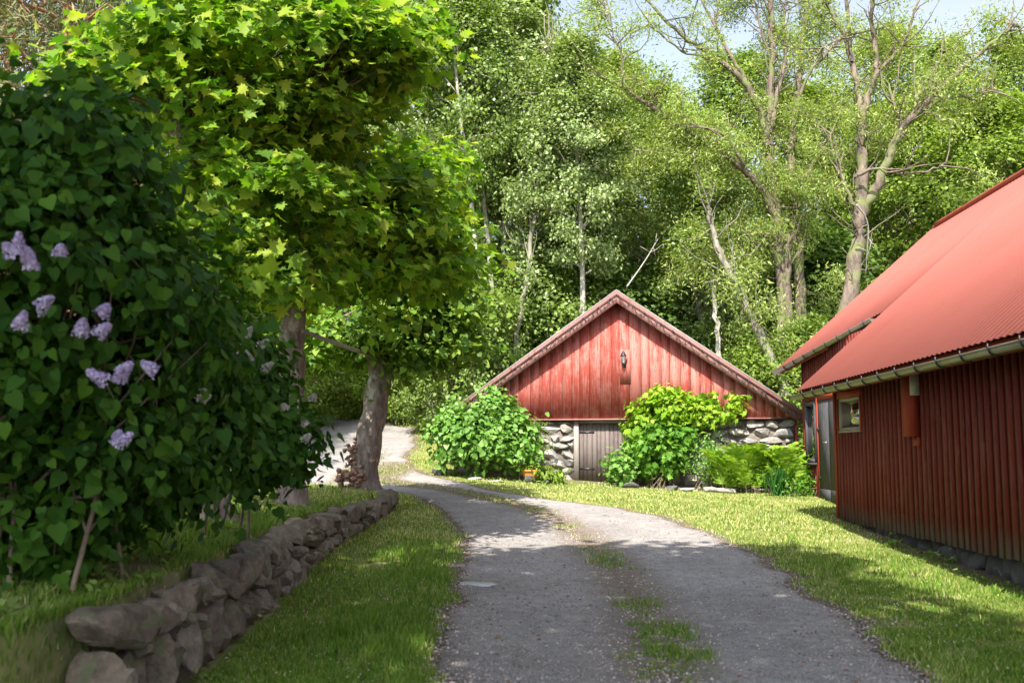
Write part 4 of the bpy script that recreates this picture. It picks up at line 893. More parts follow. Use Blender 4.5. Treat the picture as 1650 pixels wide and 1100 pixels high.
# ------------------------------------------------------------------ barn
E0 = at(1285, 632, 19.8); R1 = at(1500, 370, 27); E1 = at(1249, 590, 27); P2 = at(1415, 508, 20.5)
tR = float((R1-E0)@AX); S_ = (R1-E0)-AX*tR; SL = float(np.linalg.norm(S_)); S_ /= SL; RN = np.cross(AX, S_); RN = RN if RN[2] > 0 else -RN
def RP(t, s, h=0): return E0+AX*t+S_*s+RN*h
s1 = float((E1-E0)@S_); t2 = float((P2-E0)@AX); s2 = float((P2-E0)@S_); tE1 = float((E1-E0)@AX)
def roofz(X, Y):
    p = np.array([X, Y, 0.]); return float(E0[2]-((p[:2]-E0[:2])@RN[:2])/RN[2])
def barn():
    root = empty('red_barn', WB(0, 0, Hs(*c0[:2])), 'long dark red timber barn with faded red sheet metal roof on the right', 'barn')
    zb = c0[2]; r = np.random.default_rng(9)
    # roof sheets
    def sheet(ts, slo, shi, h0):
        per = .165; ph = (ts/per) % 1; hh = .016*np.clip(np.abs(ph-.5)*6-.9, 0, 1)
        V = []; nn = 2
        for t, a in zip(ts, hh): 
            for q in (0, 1): s = slo(t) if q == 0 else shi; V.append(RP(t, s, h0+a))
        for t, a in zip(ts, hh):
            for q in (0, 1): s = slo(t) if q == 0 else shi; V.append(RP(t, s, h0+a-.006))
        n = len(ts); i = np.arange(n-1)*2; mb = MB()
        Fq = np.concatenate([np.stack([i, i+1, i+3, i+2], -1), np.stack([i+2*n, i+2+2*n, i+3+2*n, i+1+2*n], -1), np.stack([i, i+2, i+2+2*n, i+2*n], -1), np.stack([i+1, i+1+2*n, i+3+2*n, i+3], -1), [[0, 2*n, 2*n+1, 1]], [[2*n-2, 2*n-1, 4*n-1, 4*n-2]]])
        mb.add(V, Fq); return mb
    sheet(np.arange(-19, .001, .0206), lambda t: 0, SL, .03).build('roof', MAT['roof'], root)
    sheet(np.arange(0.02, tR+.01, .0206), lambda t: float(np.interp(t, [t2, tE1], [s2, s1])), SL, -.012).build('roof', MAT['roof'], root)
    # far slope of the roof
    mb = MB(); dn = np.array([S_[0], S_[1], -S_[2]]); A, B = RP(-19, SL, .02), RP(tR, SL, .02); mb.hexa([A, B, B+dn*7, A+dn*7, A+(0, 0, .02), B+(0, 0, .02), B+dn*7+(0, 0, .02), A+dn*7+(0, 0, .02)]); mb.build('rear_roof', MAT['roof'], root)
    mb = MB(); q = [RP(t, SL, .035) for t in np.arange(-19, tR, .5)]; mb.tube(q, np.full(len(q), .075), 10); mb.build('ridge_cap', MAT['ridge'], root, True)
    # rake boards at the two gable edges
    mb = MB()
    for t, a, b in ((0.0, .02, s2+.3), (tR-.0, s1+.02, SL)):
        P = [RP(t-.04, a, -.20), RP(t-.0, a, -.20), RP(t-.0, b, -.20), RP(t-.04, b, -.20), RP(t-.04, a, -.02), RP(t, a, -.02), RP(t, b, -.02), RP(t-.04, b, -.02)]; mb = MB(); mb.hexa(P); mb.build('rake_board', MAT['barntrim'], root)
    # soffit boards under eaves
    def wz(u, o): X, Y, _ = WB(u, o, 0); return roofz(X, Y)-.05
    wall = MB()
    def cladding(u0, u1, o, zlo, ztop=None, skip=()):
        u = u0; bott = lambda a: zlo+.0
        while u < u1-.02:
            for (a, b, p0, p1) in ((u, min(u+.115, u1), -.002, .004), (u+.105+r.uniform(-.008, .008), min(u+.208+r.uniform(-.008, .008), u1), .0055, .050+r.uniform(-.004, .004))):
                if b-a < .02: continue
                zz = [(zlo+r.uniform(-.012, .012), wz((a+b)/2, o+.03)-.04 if ztop is None else ztop)]
                for (s0, s1_, z0, z1) in skip:
                    if b > s0 and a < s1_: zz = [(zz[0][0], z0), (z1, zz[0][1])]
                for q0, q1 in zz:
                    if q1-q0 > .03: wall.boxf(WB, a, b, o+p0, o+p1, q0, q1)
            u += .205
    # near wall; window and meter box positions along it
    def uo(px, o=0, Y0=None):   # u where the wall plane crosses the column px
        k = (px-825)/F
        u = (c0[0]-k*c0[1]*1.0+NO[0]*o-k*NO[1]*o)/(AX[0]-k*AX[1])
        return u
    wu0, wu1 = uo(1356), uo(1390); ym = c0[1]-(wu0+wu1)/2; zt_ = at(1370, 640, ym)[2]; zb_ = at(1372, 693, ym)[2]
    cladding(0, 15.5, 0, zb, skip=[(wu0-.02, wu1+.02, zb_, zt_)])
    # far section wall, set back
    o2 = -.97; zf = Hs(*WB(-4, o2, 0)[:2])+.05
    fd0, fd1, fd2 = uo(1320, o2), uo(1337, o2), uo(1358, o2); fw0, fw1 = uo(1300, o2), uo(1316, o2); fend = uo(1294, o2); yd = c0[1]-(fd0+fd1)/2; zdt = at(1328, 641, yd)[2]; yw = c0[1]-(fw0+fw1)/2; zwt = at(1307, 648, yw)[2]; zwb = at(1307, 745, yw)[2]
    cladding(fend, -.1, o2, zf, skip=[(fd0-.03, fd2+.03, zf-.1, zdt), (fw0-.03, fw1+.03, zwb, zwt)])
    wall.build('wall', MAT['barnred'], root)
    # body behind the cladding
    bk = MB()
    for a, b, o in ((0, 15.5, 0), (fend, 0, o2)):
        z0 = zb+.03 if o == 0 else zf+.02; bk.hexa([WB(a, o-.12, z0), WB(b, o-.12, z0), WB(b, o-.003, z0), WB(a, o-.003, z0), WB(a, o-.12, wz(a, o)-.06), WB(b, o-.12, wz(b, o)-.06), WB(b, o-.003, wz(b, o)-.06), WB(a, o-.003, wz(a, o)-.06)])
    bk.build('wall_backing', MAT['darkgap'], root)
    gw = MB()   # gable ends and the return wall of the near section
    def gable(u, th, olo):
        zr = float(RP(0, SL)[2]); od = barn_o(*RP(0, SL)[:2]); rr_ = 2*od-olo
        a = [WB(u, olo, zb), WB(u, olo, wz(u, olo)-.08), WB(u, od, zr-.12), WB(u, rr_, wz(u, olo)-.08), WB(u, rr_, zb)]; b_ = [tuple(np.array(x)-AX*th) for x in a]
        gw.add(a+b_, [np.array([[0, 1, 2, 3, 4], [9, 8, 7, 6, 5]]), np.array([[i, (i+1) % 5+0, (i+1) % 5+5, i+5] for i in range(5)])])
    gable(15.5, .1, 0); gw.build('gable_end', MAT['barnred'], root); gw = MB(); gable(fend, .1, o2); gw.build('gable_end', MAT['barnred'], root); gw = MB()
    gw.boxf(WB, -.04, .0, o2, .0, zb, wz(0, o2)-.1 if False else wz(0, 0)-.08)
    gw.build('return_wall', MAT['barnred'], root)
    mb = MB(); mb.boxf(WB, -.035, .075, .048, .066, zb+.02, wz(0, .05)-.06); mb.boxf(WB, -.055, -.036, -.10, .066, zb+.02, wz(0, 0)-.1); mb.build('corner_board', MAT['barntrim'], root)
    # plinth of field stones
    mb = MB(); u = .5
    while u < 15.5:
        L = r.uniform(.3, .6); X, Y, _ = WB(u+L/2, -.24, 0); zg = Hs(X, Y)
        if zb-zg > .02: rock(mb, (X, Y, (zg+zb)/2-.05), (.4, L*1.08, zb-zg+.22), r.uniform(-.2, .2), (r.uniform(-.1, .1), 0), 3, .6, .12, r)
        u += L
    mb.build('stone_plinth', MAT['greystone'], root, True)
    # near window
    fr = MB(); z0, z1 = zb_, zt_; a, b = wu0, wu1
    for q in ((a, a+.055, z0, z1), (b-.055, b, z0, z1), (a+.055, b-.055, z0, z0+.055), (a+.055, b-.055, z1-.055, z1)): fr.boxf(WB, q[0], q[1], -.04, .058, q[2], q[3])
    fr.boxf(WB, a-.01, b+.01, -.02, .075, z0-.035, z0-.002); wf_ = fr.build('window', MAT['paleframe'], root)
    g_ = MB(); g_.boxf(WB, a+.05, b-.05, .0, .012, z0+.05, z1-.05); g_.build('pane', MAT['glass'], wf_)
    mb = MB(); mb.boxf(WB, a-.06, b+.06, .047, .07, z1+.004, z1+.13); mb.boxf(WB, b+.004, b+.06, .047, .068, z0-.03, z1); mb.build('window_trim', MAT['barntrim'], root)
    # meter box and conduit
    m0, m1 = uo(1472, .0), uo(1485, 0); yb = c0[1]-(m0+m1)/2; q0, q1 = at(1465, 703, yb)[2], at(1465, 602, yb)[2]
    mb = MB(); mb.boxf(WB, m0, m1, .052, .185, q0, q1); bx = mb.build('meter_box', MAT['barntrim'], root)
    mb = MB(); mb.boxf(WB, m0+.12, m1+.02, .048, .08, q0-.14, q0-.01); mb.build('backing_board', MAT['barntrim'], root)
    mb = MB(); mb.boxf(WB, m1+.01, m1+.10, .06, .17, at(1480, 638, yb)[2], q1+.02); mb.build('conduit', MAT['conduit'], root)
    # far door: two leaves
    yf = c0[1]-fd1; dz0 = zf-.02
    for (a, b, h_) in ((fd0, fd1-.015, True), (fd1+.015, fd2, False)):
        mb = MB(); mb.boxf(WB, a, b, o2-.02, o2+.05, dz0+.28, zdt-.06); mb.boxf(WB, a+.01, b-.01, o2-.015, o2+.056, dz0, dz0+.27); d_ = mb.build('door', MAT['blackwood'], root)
        if h_:
            m2 = MB(); m2.tube([WB(b-.10, o2+.05, 1.85), WB(b-.10, o2+.11, 1.85), WB(b-.32, o2+.11, 1.86)], [.012, .012, .012], 6); m2.build('handle', MAT['steel'], d_)
            for zz in (dz0+.5, zdt-.75): m2 = MB(); m2.boxf(WB, a-.06, a+.12, o2+.052, o2+.07, zz, zz+.05); m2.build('hinge', MAT['blackmetal'], d_)
    mb = MB(); mb.boxf(WB, fd0-.12, fd0-.01, o2+.02, o2+.065, dz0, zdt+.12); mb.boxf(WB, fd0, fd2, o2+.02, o2+.063, zdt-.05, zdt+.10); mb.build('door_trim', MAT['barntrim'], root)
    # far window
    fr = MB(); a, b, z0, z1 = fw0, fw1, zwb, zwt
    for q in ((a, a+.09, z0, z1), (b-.09, b, z0, z1), (a+.09, b-.09, z0, z0+.09), (a+.09, b-.09, z1-.09, z1)): fr.boxf(WB, q[0], q[1], o2-.04, o2+.07, q[2], q[3])
    fr.boxf(WB, a-.05, b+.05, o2-.02, o2+.16, z0-.05, z0-.003); w2 = fr.build('window', MAT['blackwood'], root)
    g_ = MB(); g_.boxf(WB, a+.08, b-.08, o2, o2+.012, z0+.08, z1-.08); g_.build('pane', MAT['glass'], w2)
    # gutters with brackets: near eave and far eave
    def gutter(A, B, name='gutter'):
        A = np.array(A); B = np.array(B); d = B-A; L = np.linalg.norm(d); d /= L; side = np.cross(d, [0, 0, 1.]); side /= np.linalg.norm(side); R_ = .072; k = 12; ang = np.linspace(math.pi, 2*math.pi, k)
        V = []
        for P in (A, B):
            for rr in (R_, R_-.006): V += [P+side*rr*math.cos(t)+np.array([0, 0, rr*math.sin(t)]) for t in ang]
        f = []
        for i in range(k-1): f += [[i, i+1, 2*k+i+1, 2*k+i], [k+i, 3*k+i, 3*k+i+1, k+i+1], [i, k+i, k+i+1, i+1], [2*k+i, 2*k+i+1, 3*k+i+1, 3*k+i]]
        f += [[0, 2*k, 3*k, k], [k-1, 2*k-1, 4*k-1, 3*k-1]]
        mb = MB(); mb.add(V, np.array(f)); mb.add(V[:k], np.array([list(range(k))])); 
        for sgn in (1, -1):
            q = [P+side*sgn*R_ for P in (A, B)]; mb.tube(q, [.011, .011], 6)
        g = mb.build(name, MAT['gutter'], root, False); 
        nb_ = int(L/.75)
        for i in range(nb_):
            P = A+d*(.35+i*.75); mb = MB(); pts = [P+side*(R_+.008)*math.cos(t)+np.array([0, 0, (R_+.008)*math.sin(t)]) for t in np.linspace(math.pi*.98, 2.02*math.pi, 9)]; pts = [P+side*-(R_+.01)+np.array([0, 0, .05])]+pts+[P+side*(R_+.01)+np.array([0, 0, .05])]
            mb.tube(pts, np.full(len(pts), .010), 5); mb.build('bracket', MAT['blackmetal'], g)
    dwn = np.array([0, 0, -.075])+NO*.05
    gutter(RP(-18.5, 0)+dwn, RP(.12, 0)+dwn); gutter(RP(t2+.1, s2)+dwn, RP(tE1+.1, s1)+dwn)
    # fascia boards behind gutters
    mb = MB()
    for A, B in ((RP(-18.5, .1), RP(0, .1)), (RP(t2, s2+.1), RP(tE1, s1+.1))):
        A = A+np.array([0, 0, -.20]); B = B+np.array([0, 0, -.20]); mb.hexa([A-NO*.03, B-NO*.03, B, A, A-NO*.03+(0, 0, .16), B-NO*.03+(0, 0, .16), B+(0, 0, .16), A+(0, 0, .16)])
    mb.build('fascia_board', MAT['barntrim'], root)
barn()

# ------------------------------------------------------------------ plants, pot and stones in front of the shed
def bush(name, base, ells, nc, nper, size, T, leaf, label, seed, sig=.13, droop=.6, up=.4, cat='bush', group=None, rnd=.8):
    r = np.random.default_rng(seed); root = empty(name, base, label, cat, group); parts = []; mb = MB(); b = np.array(base); tot = sum(e[2] for e in ells)
    for c, rd, wt in ells:
        cp = ell_pts(max(4, int(nc*wt/tot)), c, rd, r, .6, 1.0); cp = cp[cp[:, 2] > H(cp[:, 0], cp[:, 1])+.02]; parts.append(clouds(cp, nper, (sig, sig, sig), c, r, droop=droop, size=size, up=up, outw=.7, rnd=rnd))
        for q in cp[::3]: s = b+r.standard_normal(3)*np.array([.2, .1, 0]); mb.tube([s, (s+q)/2+r.standard_normal(3)*.08, q], [.014, .01, .004], 4, False)
    mb.build('stem', MAT['twig'], root, True); leaf_obj('foliage', parts, T, MAT[leaf], root); return root
def gpt(px, Y): X = (px-825)/F*Y; return (X, Y, Hs(X, Y))
bush('round_shrub', gpt(785, 28.0), [(tuple(at(783, 708, 27.7)), (1.15, .8, .72), 5), (tuple(at(800, 672, 28.0)), (.62, .6, .52), 2.2), (tuple(at(728, 705, 27.9)), (.6, .6, .65), 1.6), (tuple(at(748, 682, 28.0)), (.55, .5, .5), 1.6), (tuple(at(835, 715, 27.5)), (.55, .55, .55), 1.4), (tuple(at(792, 640, 28.3)), (.14, .2, .22), .25)],
 230, 38, .125, T_HEART, 'hydrangea', 'large rounded light green shrub covering the left corner of the red shed', 61, sig=.16)
bush('garden_plant', gpt(868, 27.6), [(tuple(at(862, 712, 27.6)), (.28, .3, .55), 2), (tuple(at(848, 722, 27.5)), (.35, .3, .4), 1)], 34, 40, .07, T_OVAL, 'birch', 'feathery light green plant between the round shrub and the flower pot', 62, cat='plant')
# vine over the gable
vz = 28.0
bush('grape_vine', gpt(1030, 28.0), [(tuple(G(1.6, .32, at(1085, 660, vz)[2])), (1.0, .2, .38), 4), (tuple(G(2.4, .3, at(1135, 668, 27.8)[2])), (.5, .2, .22), 1.2), (tuple(G(.65, .35, at(1020, 690, vz)[2])), (.42, .22, .42), 1.6), (tuple(G(1.2, .3, at(1050, 645, vz)[2])), (.35, .15, .3), .8), (tuple(G(3.2, .25, at(1165, 650, 27.6)[2])), (.12, .1, .35), .3)],
 150, 26, .13, T_VINE, 'vine', 'yellow green grape vine climbing the front of the shed above the door side', 63, sig=.12, up=.3, cat='vine')
bush('peony_plant', gpt(1060, 27.4), [(tuple(at(1058, 728, 27.5)), (.62, .4, .58), 3), (tuple(at(1088, 705, 27.6)), (.4, .3, .26), 1)], 60, 40, .15, T_MAPLE, 'vinegreen', 'deep green broad leaved plant under the grape vine', 64, cat='plant')
bush('garden_plant', gpt(1005, 27.5), [(tuple(at(1000, 755, 27.4)), (.26, .2, .32), 1)], 22, 30, .10, T_VINE, 'hydrangea', 'small leafy plant at the right foot of the shed door', 65, cat='plant')
bush('garden_plant', gpt(1140, 27.0), [(tuple(at(1140, 745, 26.9)), (.45, .3, .42), 2), (tuple(at(1150, 720, 27)), (.35, .3, .45), 1)], 50, 34, .065, T_OVAL, 'hydrangea', 'pale fine leaved plant between the peony and the ferns', 66, cat='plant')
bush('garden_plant', gpt(888, 27.2), [(tuple(at(885, 765, 27.1)), (.35, .2, .12), 1)], 18, 24, .12, T_OVAL, 'brightleaf', 'low plant growing right of the flower pot', 67, cat='plant')
bush('flowering_plant', gpt(1300, 25.2), [(tuple(at(1290, 782, 25)), (.45, .2, .12), 1)], 16, 24, .08, T_OVAL, 'vinegreen', 'low weeds at the foot of the ferns by the barn door', 68, cat='plant')
def ferns(base_px, Y, n, L, leaf, label, seed, spread):
    r = np.random.default_rng(seed); b = np.array(gpt(base_px, Y)); root = empty('fern_clump', tuple(b), label, 'fern', 'ferns in front of the stone foundation'); P, Nn, D, S = [], [], [], []; mb = MB()
    for i in range(n):
        s = b+np.array([r.uniform(-spread, spread), r.uniform(-.3, .3), 0]); s[2] = Hs(s[0], s[1]); a = r.uniform(0, 6.28); out = np.array([math.cos(a)*.9, math.sin(a)*.7, 0]); LL = L*r.uniform(.45, .92); tilt = r.uniform(.2, .75)
        pts = [s+out*LL*tilt*(q/11)**1.6+np.array([0, 0, LL*((q/11)-.28*(q/11)**2.5)]) for q in range(12)]; mb.tube(pts, np.linspace(.006, .002, 12), 4, False)
        for q in range(2, 12):
            for m2 in (0, .5):
                if q+m2 > 11: continue
                q0 = pts[q] if m2 == 0 else (pts[q]+pts[min(q+1, 11)])/2; dr = pts[q]-pts[q-1]; dr /= np.linalg.norm(dr); sd = np.cross(dr, [0, 0, 1.]); sd /= np.linalg.norm(sd)+1e-6; up_ = np.cross(sd, dr)
                wdt = LL*.22*math.sin(((q+m2)/12)**.8*math.pi*.97)**.8*r.uniform(.85, 1.1)
                for sg in (-1, 1): P.append(q0); Nn.append(up_+r.standard_normal(3)*.15); D.append(sd*sg+dr*.45-np.array([0, 0, .25])); S.append(wdt)
    mb.build('stem', MAT['twig'], root, True)
    tf = (np.array([(0, 0, 0), (.15, .15, 0), (.13, .5, 0), (0, 1, -.10), (-.13, .5, 0), (-.15, .15, 0)]), [np.array([[0, 1, 2, 3, 4, 5]])])
    leaf_obj('frond', [(np.array(P), np.array(Nn), np.array(D), np.array(S))], tf, MAT[leaf], root)
ferns(1178, 26.6, 50, 1.75, 'fern', 'feathery yellow green fern clump left of the other ferns', 71, .35)
ferns(1222, 26.3, 60, 1.95, 'fern', 'tallest yellow green fern clump in the middle of the bed', 72, .45)
ferns(1262, 26.0, 50, 1.8, 'fern', 'yellow green fern clump nearest the barn door', 73, .3)
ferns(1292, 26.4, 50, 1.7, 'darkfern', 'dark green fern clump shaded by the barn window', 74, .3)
# grass tuft in front of the ferns
def tuft(px, Y, n, L, label):
    b = np.array(gpt(px, Y)); r = np.random.default_rng(int(px)); P = b+r.standard_normal((n, 3))*np.array([.1, .08, 0]); D = np.array([0, 0, 1.])+r.standard_normal((n, 3))*.22; Nn = r.standard_normal((n, 3))*np.array([1, 1, .1])+np.array([0, -1, 0]); t = (np.array([(-.02, 0, 0), (.02, 0, 0), (.018, .6, .05), (0, 1, .2), (-.018, .6, .05)]), [np.array([[0, 1, 2, 3, 4]])])
    V, Fc = scatter_leaves(P, Nn, D, L*r.uniform(.6, 1.1, n), t); tag(link('grass_tuft', npmesh('grass_tuft', V, Fc), MAT['darkfern']), label, 'grass tuft')
tuft(1250, 25.4, 60, .75, 'upright tuft of long blades in front of the ferns')
# flower pot with plant
def pot():
    c = np.array(gpt(856, 27.2)); c[2] += .04; root = empty('flower_pot', tuple(c), 'wide orange clay flower pot with green plant by the stone foundation', 'flower pot')
    mb = MB(); mb.lathe(c, [(.001, 0), (.13, 0), (.17, .06), (.225, .16), (.235, .24), (.26, .245), (.262, .285), (.235, .285), (.22, .24), (.001, .22)], 24); mb.build('pot', MAT['terracotta'], root, True)
    r = np.random.default_rng(3); cp = c+np.array([0, 0, .31])+r.standard_normal((30, 3))*np.array([.09, .09, .06]); a = clouds(cp, 22, (.06, .06, .06), c, r, size=.08, droop=-.3); leaf_obj('plant', [a], T_OVAL, MAT['brightleaf'], root)
pot()
# hanging rusty mesh panel in front of the masonry between vine and fern
mb = MB()
for i in range(9): p0 = G(2.35+i*.07, .12, Hs(*G(2.5, .1, 0)[:2])+.05); mb.tube([p0, (p0[0], p0[1], p0[2]+1.15)], [.007, .007], 5)
for j in range(7): z = Hs(*G(2.5, .1, 0)[:2])+.2+j*.16; mb.tube([G(2.32, .12, z), G(2.95, .12, z)], [.006, .006], 5)
tag(mb.build('wire_mesh_panel', MAT['rust']), 'rusty wire mesh panel leaning on the stones beside the peony', 'wire mesh')
# loose stones by the shed
LS = [(1140, 777, 26.6, .42, .24, .16, 'pale stone edging the bed right of the peony'), (1163, 779, 26.4, .62, .3, .15, 'long white flat stone edging the bed in front of ferns'), (1105, 776, 26.8, .4, .25, .12, 'low flat stone edging the bed under the peony'), (1082, 775, 26.9, .35, .25, .14, 'grey stone edging the bed below the vine'), (1015, 774, 27.1, .5, .3, .2, 'grey stone at the right foot of the shed door'),
 (853, 762, 27.0, .36, .25, .24, 'rounded grey stone in front of the orange flower pot'), (878, 770, 27.0, .3, .25, .14, 'grey stone right of the orange flower pot'), (900, 770, 27.2, .42, .3, .16, 'flat stone at the left foot of the door frame'), (800, 764, 26.8, .55, .2, .07, 'flat whitish slab in front of the round shrub'), (712, 735, 28.2, .3, .3, .3, 'pale stone at left end of the round shrub'), (708, 750, 28.0, .35, .3, .25, 'grey block below the pale stone left of the round shrub'), (765, 761, 27.2, .4, .2, .08, 'low reddish stone in front of the round shrub'), (465, 808, 19.6, .15, .15, .1, None)]
for (px, py, Y, a, b, c, lab) in LS:
    if lab is None: continue
    X, Y, z = gpt(px, Y); mb = MB(); rock(mb, (X, Y, z+c*.35), (a, b, c), rng.uniform(-.3, .3), (0, 0), 3, .65, .12, rng)
    tag(mb.build('stone', MAT['shedstone'] if 'grey' not in lab else MAT['greystone'], None, True), lab, 'stone', 'loose stones along the shed')

# ------------------------------------------------------------------ unseen trees added behind the photographer, crowns shaped to shade the foreground
def shade_tree(bx, by, ht, gx0, gx1, gy0, gy1, n, label, seed):
    r = np.random.default_rng(seed); b = np.array([bx, by, Hs(bx, by)]); root = empty('added_shade_tree', tuple(b), label, 'tree', 'unseen trees added to shade the foreground'); mb = MB(); cents = []
    top = b+np.array([.3, .4, ht*.6]); mb.tube(chaikin([b, b+np.array([.1, 0, ht*.3]), top]), np.linspace(.4, .2, 9)[:len(chaikin([b, b, top]))], 12, False)
    for _ in range(n):
        gx = r.uniform(gx0, gx1); gy = r.uniform(gy0, gy1); h = r.uniform(8.6, 13.5); t = h/-LDIR.z
        gy = min(gy, 16.2-.9*abs(math.sin(gx*2.1)))
        c = np.array([gx-LDIR.x*t, gy-LDIR.y*t, h+.2]); cents.append(c)
    cents = np.array(cents)
    for c in cents[::4]:
        m_ = (top+c)/2+np.array([0, 0, -.6]); mb.tube(chaikin([top, m_, c], 1), np.linspace(.09, .015, 6)[:len(chaikin([top, m_, c], 1))], 5, False)
    mb.build('trunk', MAT['bark'], root, True)
    a = clouds(cents, 42, (.36, .36, .3), top, r, size=.30, up=.8, outw=.1, rnd=.6); leaf_obj('crown', [a], T_Q, MAT['brightleaf'], root)
shade_tree(-5.5, -5, 16, -6.0, 0, 3.5, 15.2, 290, 'unseen tall tree added behind the photographer on the left to shade the foreground', 81)
shade_tree(4.8, -6, 16, 0, 4.2, 3.5, 15.4, 250, 'unseen tall tree added behind the photographer on the right to shade the foreground', 82)

# ------------------------------------------------------------------ grass
def grass(name, n, ylo, yhi, keep, m, hgt, wid, label, seed, cat='grass', bend=.35):
    r = np.random.default_rng(seed); q = .8
    U = r.random(n); Y = (ylo**-q+U*(yhi**-q-ylo**-q))**(-1/q); X = r.uniform(-1, 1, n)*(Y*.56+1.0)
    k = keep(X, Y, r); X, Y = X[k], Y[k]; n = len(X); Z = H(X, Y)
    sc_ = (.6+.8*vnoise(X*1.2, Y*1.2))*(.55+.9*vnoise(X*4+9, Y*4)); h = hgt(X, Y)*sc_*r.uniform(.5, 1.3, n); wd = wid(Y)*r.uniform(.7, 1.3, n)
    a = r.uniform(0, 6.28, n); bx, by = np.cos(a), np.sin(a); ln = h*r.uniform(.1, bend*2, n); la = r.uniform(0, 6.28, n); lx, ly = np.cos(la)*ln, np.sin(la)*ln
    P = np.stack([X, Y, Z-.01], -1); B = np.stack([bx, by, 0*bx], -1)*wd[:, None]/2; mid = P+np.stack([lx*.3, ly*.3, h*.6], -1); tip = P+np.stack([lx, ly, h], -1)
    V = np.stack([P-B, P+B, mid+B*.8, mid-B*.8, tip], 1).reshape(-1, 3); o = (np.arange(n)*5)[:, None]
    me = npmesh(name, V, [o+np.array([[0, 1, 2, 3]]), o+np.array([[3, 2, 4]])]); tag(link(name, me, MAT[m]), label, cat, kind='stuff')
def lawn_keep(X, Y, r):
    d = drive_in(X, Y); k = (d < .04-.16*r.random(len(X)))|((Y > 45.5) & (X > -30))
    k |= (d >= 0) & (r.random(len(X)) < strip_mask(X, Y)*.9)
    k &= ~((np.abs(X-(wallX(Y)-.05)) < .16) & (Y < 20.8) & (Y > 6.3))
    o = barn_o(X, Y); u = barn_u(X, Y); k &= ~((o < .0) & (u > 0)); k &= ~((o < -.9) & (u > -8) & (u <= 0)); k &= ~((o < .35) & (u > 0) & (r.random(len(X)) < .6))
    su = (X-O[0])*SE[0]+(Y-O[1])*SE[1]; so_ = (X-O[0])*SM[0]+(Y-O[1])*SM[1]; k &= ~((np.abs(su) < 4.8) & (so_ < .3) & (so_ > -7)); k &= ~((np.abs(su) < 5.2) & (so_ < .75) & (so_ > 0) & (r.random(len(X)) < .8))
    nz = vnoise(X*1.7+20, Y*1.7)*.6+vnoise(X*5+2, Y*5)*.4; k &= r.random(len(X)) < np.clip((nz-.16)*4, .15, 1)
    k &= ~((X < -2.8) & (((X+3.5)**2+(Y-7.6)**2) < 2.2) & (r.random(len(X)) < .6)); k &= Y < 47
    return k
hg = lambda X, Y: (.4+.6*sstep((Y-5)/3.5))*.060+.06*np.exp(-((drive_in(X, Y)+.5)/.5)**2)*(X < 0)*(Y < 16)+.07*((Y > 36))+.012*(X < -2.8)+.04*((np.abs(X-wallX(Y)+.3) < .14) & (Y < 20.5))
grass('lawn_grass', 680000, 3.2, 47, lawn_keep, 'grass', hg, lambda Y: .0045+.00055*Y, 'short lawn grass growing on both sides of the gravel drive', 91)
def sunlit_dry_keep(X, Y, r):
    k = lawn_keep(X, Y, r); sun = sstep((Y-14)/5); return k & (r.random(len(X)) < .06+1.2*sun*(.35+.65*vnoise(X*.9+4, Y*.9+2))+.35*np.exp(-np.abs(drive_in(X, Y))/.3))  # pale dry blades thicken in the sunlit zone, brightening it by colour
grass('dry_grass', 620000, 6, 45, sunlit_dry_keep, 'strawgrass', lambda X, Y: .05+0*X, lambda Y: .0045+.0005*Y, 'yellowish dry grass set thicker to brighten the sunlit lawn', 92)
# pebbles and fallen petals strewn over gravel
def litter(name, n, m, keep, smin, smax, label, seed, ylo=6.5, yhi=20, dz=0):
    r = np.random.default_rng(seed); q = 1.0; U = r.random(n); Y = (ylo**-q+U*(yhi**-q-ylo**-q))**(-1/q); X = r.uniform(-3, 4.5, n); k = keep(X, Y, r); X, Y = X[k], Y[k]; n = len(X)
    T = (np.array([(.5, 0, 0), (0, .5, 0), (-.5, 0, 0), (0, -.5, 0), (0, 0, .35), (0, 0, -.3)]), [np.array([[0, 1, 4], [1, 2, 4], [2, 3, 4], [3, 0, 4], [1, 0, 5], [2, 1, 5], [3, 2, 5], [0, 3, 5]])])
    P = np.stack([X, Y, H(X, Y)+.016+dz], -1); V, Fc = scatter_leaves(P, np.array([0, 0, 1.])+r.standard_normal((n, 3))*.25, r.standard_normal((n, 3)), r.uniform(smin, smax, n)*r.uniform(.5, 1, n), T)
    tag(link(name, npmesh(name, V, Fc), m), label, {'pebbles': 'gravel', 'fallen_petals': 'petals', 'daisies': 'daisies'}.get(name, 'leaves'), kind='stuff')
MAT['pebble'] = stone_mat('pebble', [(.16, .15, .145), (.28, .26, .25), (.40, .33, .30), (.22, .2, .19)], bs=.2)
litter('pebbles', 46000, MAT['pebble'], lambda X, Y, r: (drive_in(X, Y) > -.1) & (r.random(len(X)) < .25+.75*vnoise(X*1.5, Y*1.1)), .012, .040, 'loose pebbles scattered over the gravel drive', 95)
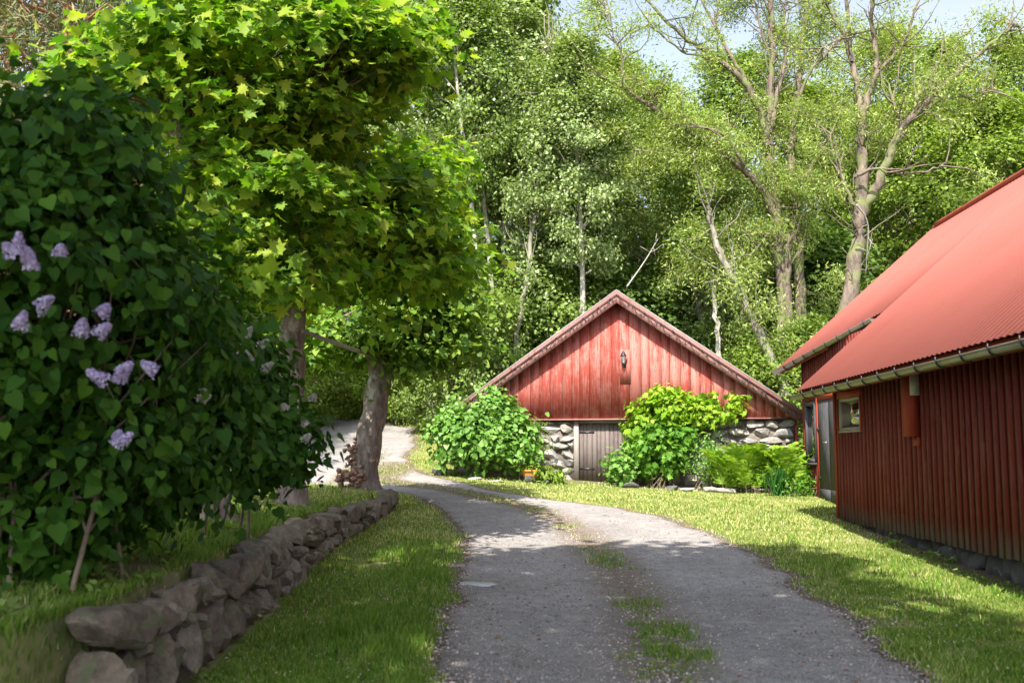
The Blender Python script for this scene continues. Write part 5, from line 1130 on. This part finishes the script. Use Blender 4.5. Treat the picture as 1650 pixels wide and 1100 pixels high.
litter('fallen_petals', 14000, MAT['petal'], lambda X, Y, r: (drive_in(X, Y) > -1.6) & (r.random(len(X)) < np.maximum(np.exp(-np.abs(drive_in(X, Y))/.25), np.exp(-((X-XC(Y))/.5)**2))*vnoise(X*2.5, Y*2)*1.3+.03*(drive_in(X, Y) < 0)), .014, .042, 'pinkish petals and bits fallen along the drive edges and middle strip', 96)
litter('daisies', 5200, MAT['whiteflower'], lambda X, Y, r: (drive_in(X, Y) < -.2) & (X > wallX(Y)+.3) & (r.random(len(X)) < vnoise(X*1.1+7, Y*1.3)**2*1.2), .012, .022, 'small white daisies and clover heads dotted through the lawn', 98, 6.5, 24, .05)
litter('fallen_leaves', 1500, MAT['deadleaf'], lambda X, Y, r: (r.random(len(X)) < .25+.75*np.exp(-np.abs(drive_in(X, Y))/.5)) & (X > wallX(Y)+.1), .03, .06, 'small brown fallen leaves and twigs scattered on the drive and lawn', 99, 6.5, 22, .0)
# broad-leaved weeds
def weeds():
    r = np.random.default_rng(97); spots = []
    for _ in range(70): Y = r.uniform(6, 18); spots.append((float(wallX(Y))-.15+r.uniform(-.5, .25), Y, .09))
    for _ in range(34): u = r.uniform(3, 11); X, Y, _z = WB(u, r.uniform(.0, .35), 0); spots.append((X, Y, .09))
    for _ in range(16): Y = r.uniform(7.2, 9.5); spots.append((float(XC(Y))+r.uniform(-.25, .25), Y, .06))
    for _ in range(60): spots.append((r.uniform(-4.6, -2.9), r.uniform(5.5, 9), .10))
    c = np.array([(x, y, Hs(x, y)+.03) for x, y, s in spots]); C = np.repeat(c, 14, 0); s = np.repeat([s for *_, s in spots], 14); P = C+r.standard_normal(C.shape)*np.array([1, 1, .5])*s[:, None]*.7; P[:, 2] = np.maximum(P[:, 2], H(P[:, 0], P[:, 1])+.01)
    V, Fc = scatter_leaves(P, np.array([0, 0, 1.])+r.standard_normal(P.shape)*.5, r.standard_normal(P.shape), s*r.uniform(.5, 1, len(s)), T_OVAL)
    tag(link('weeds', npmesh('weeds', V, Fc), MAT['birch']), 'broad leaved weeds sprouting from walls and lawn edges', 'weeds', kind='stuff')
weeds()
print('OBJECTS', len(bpy.data.objects))
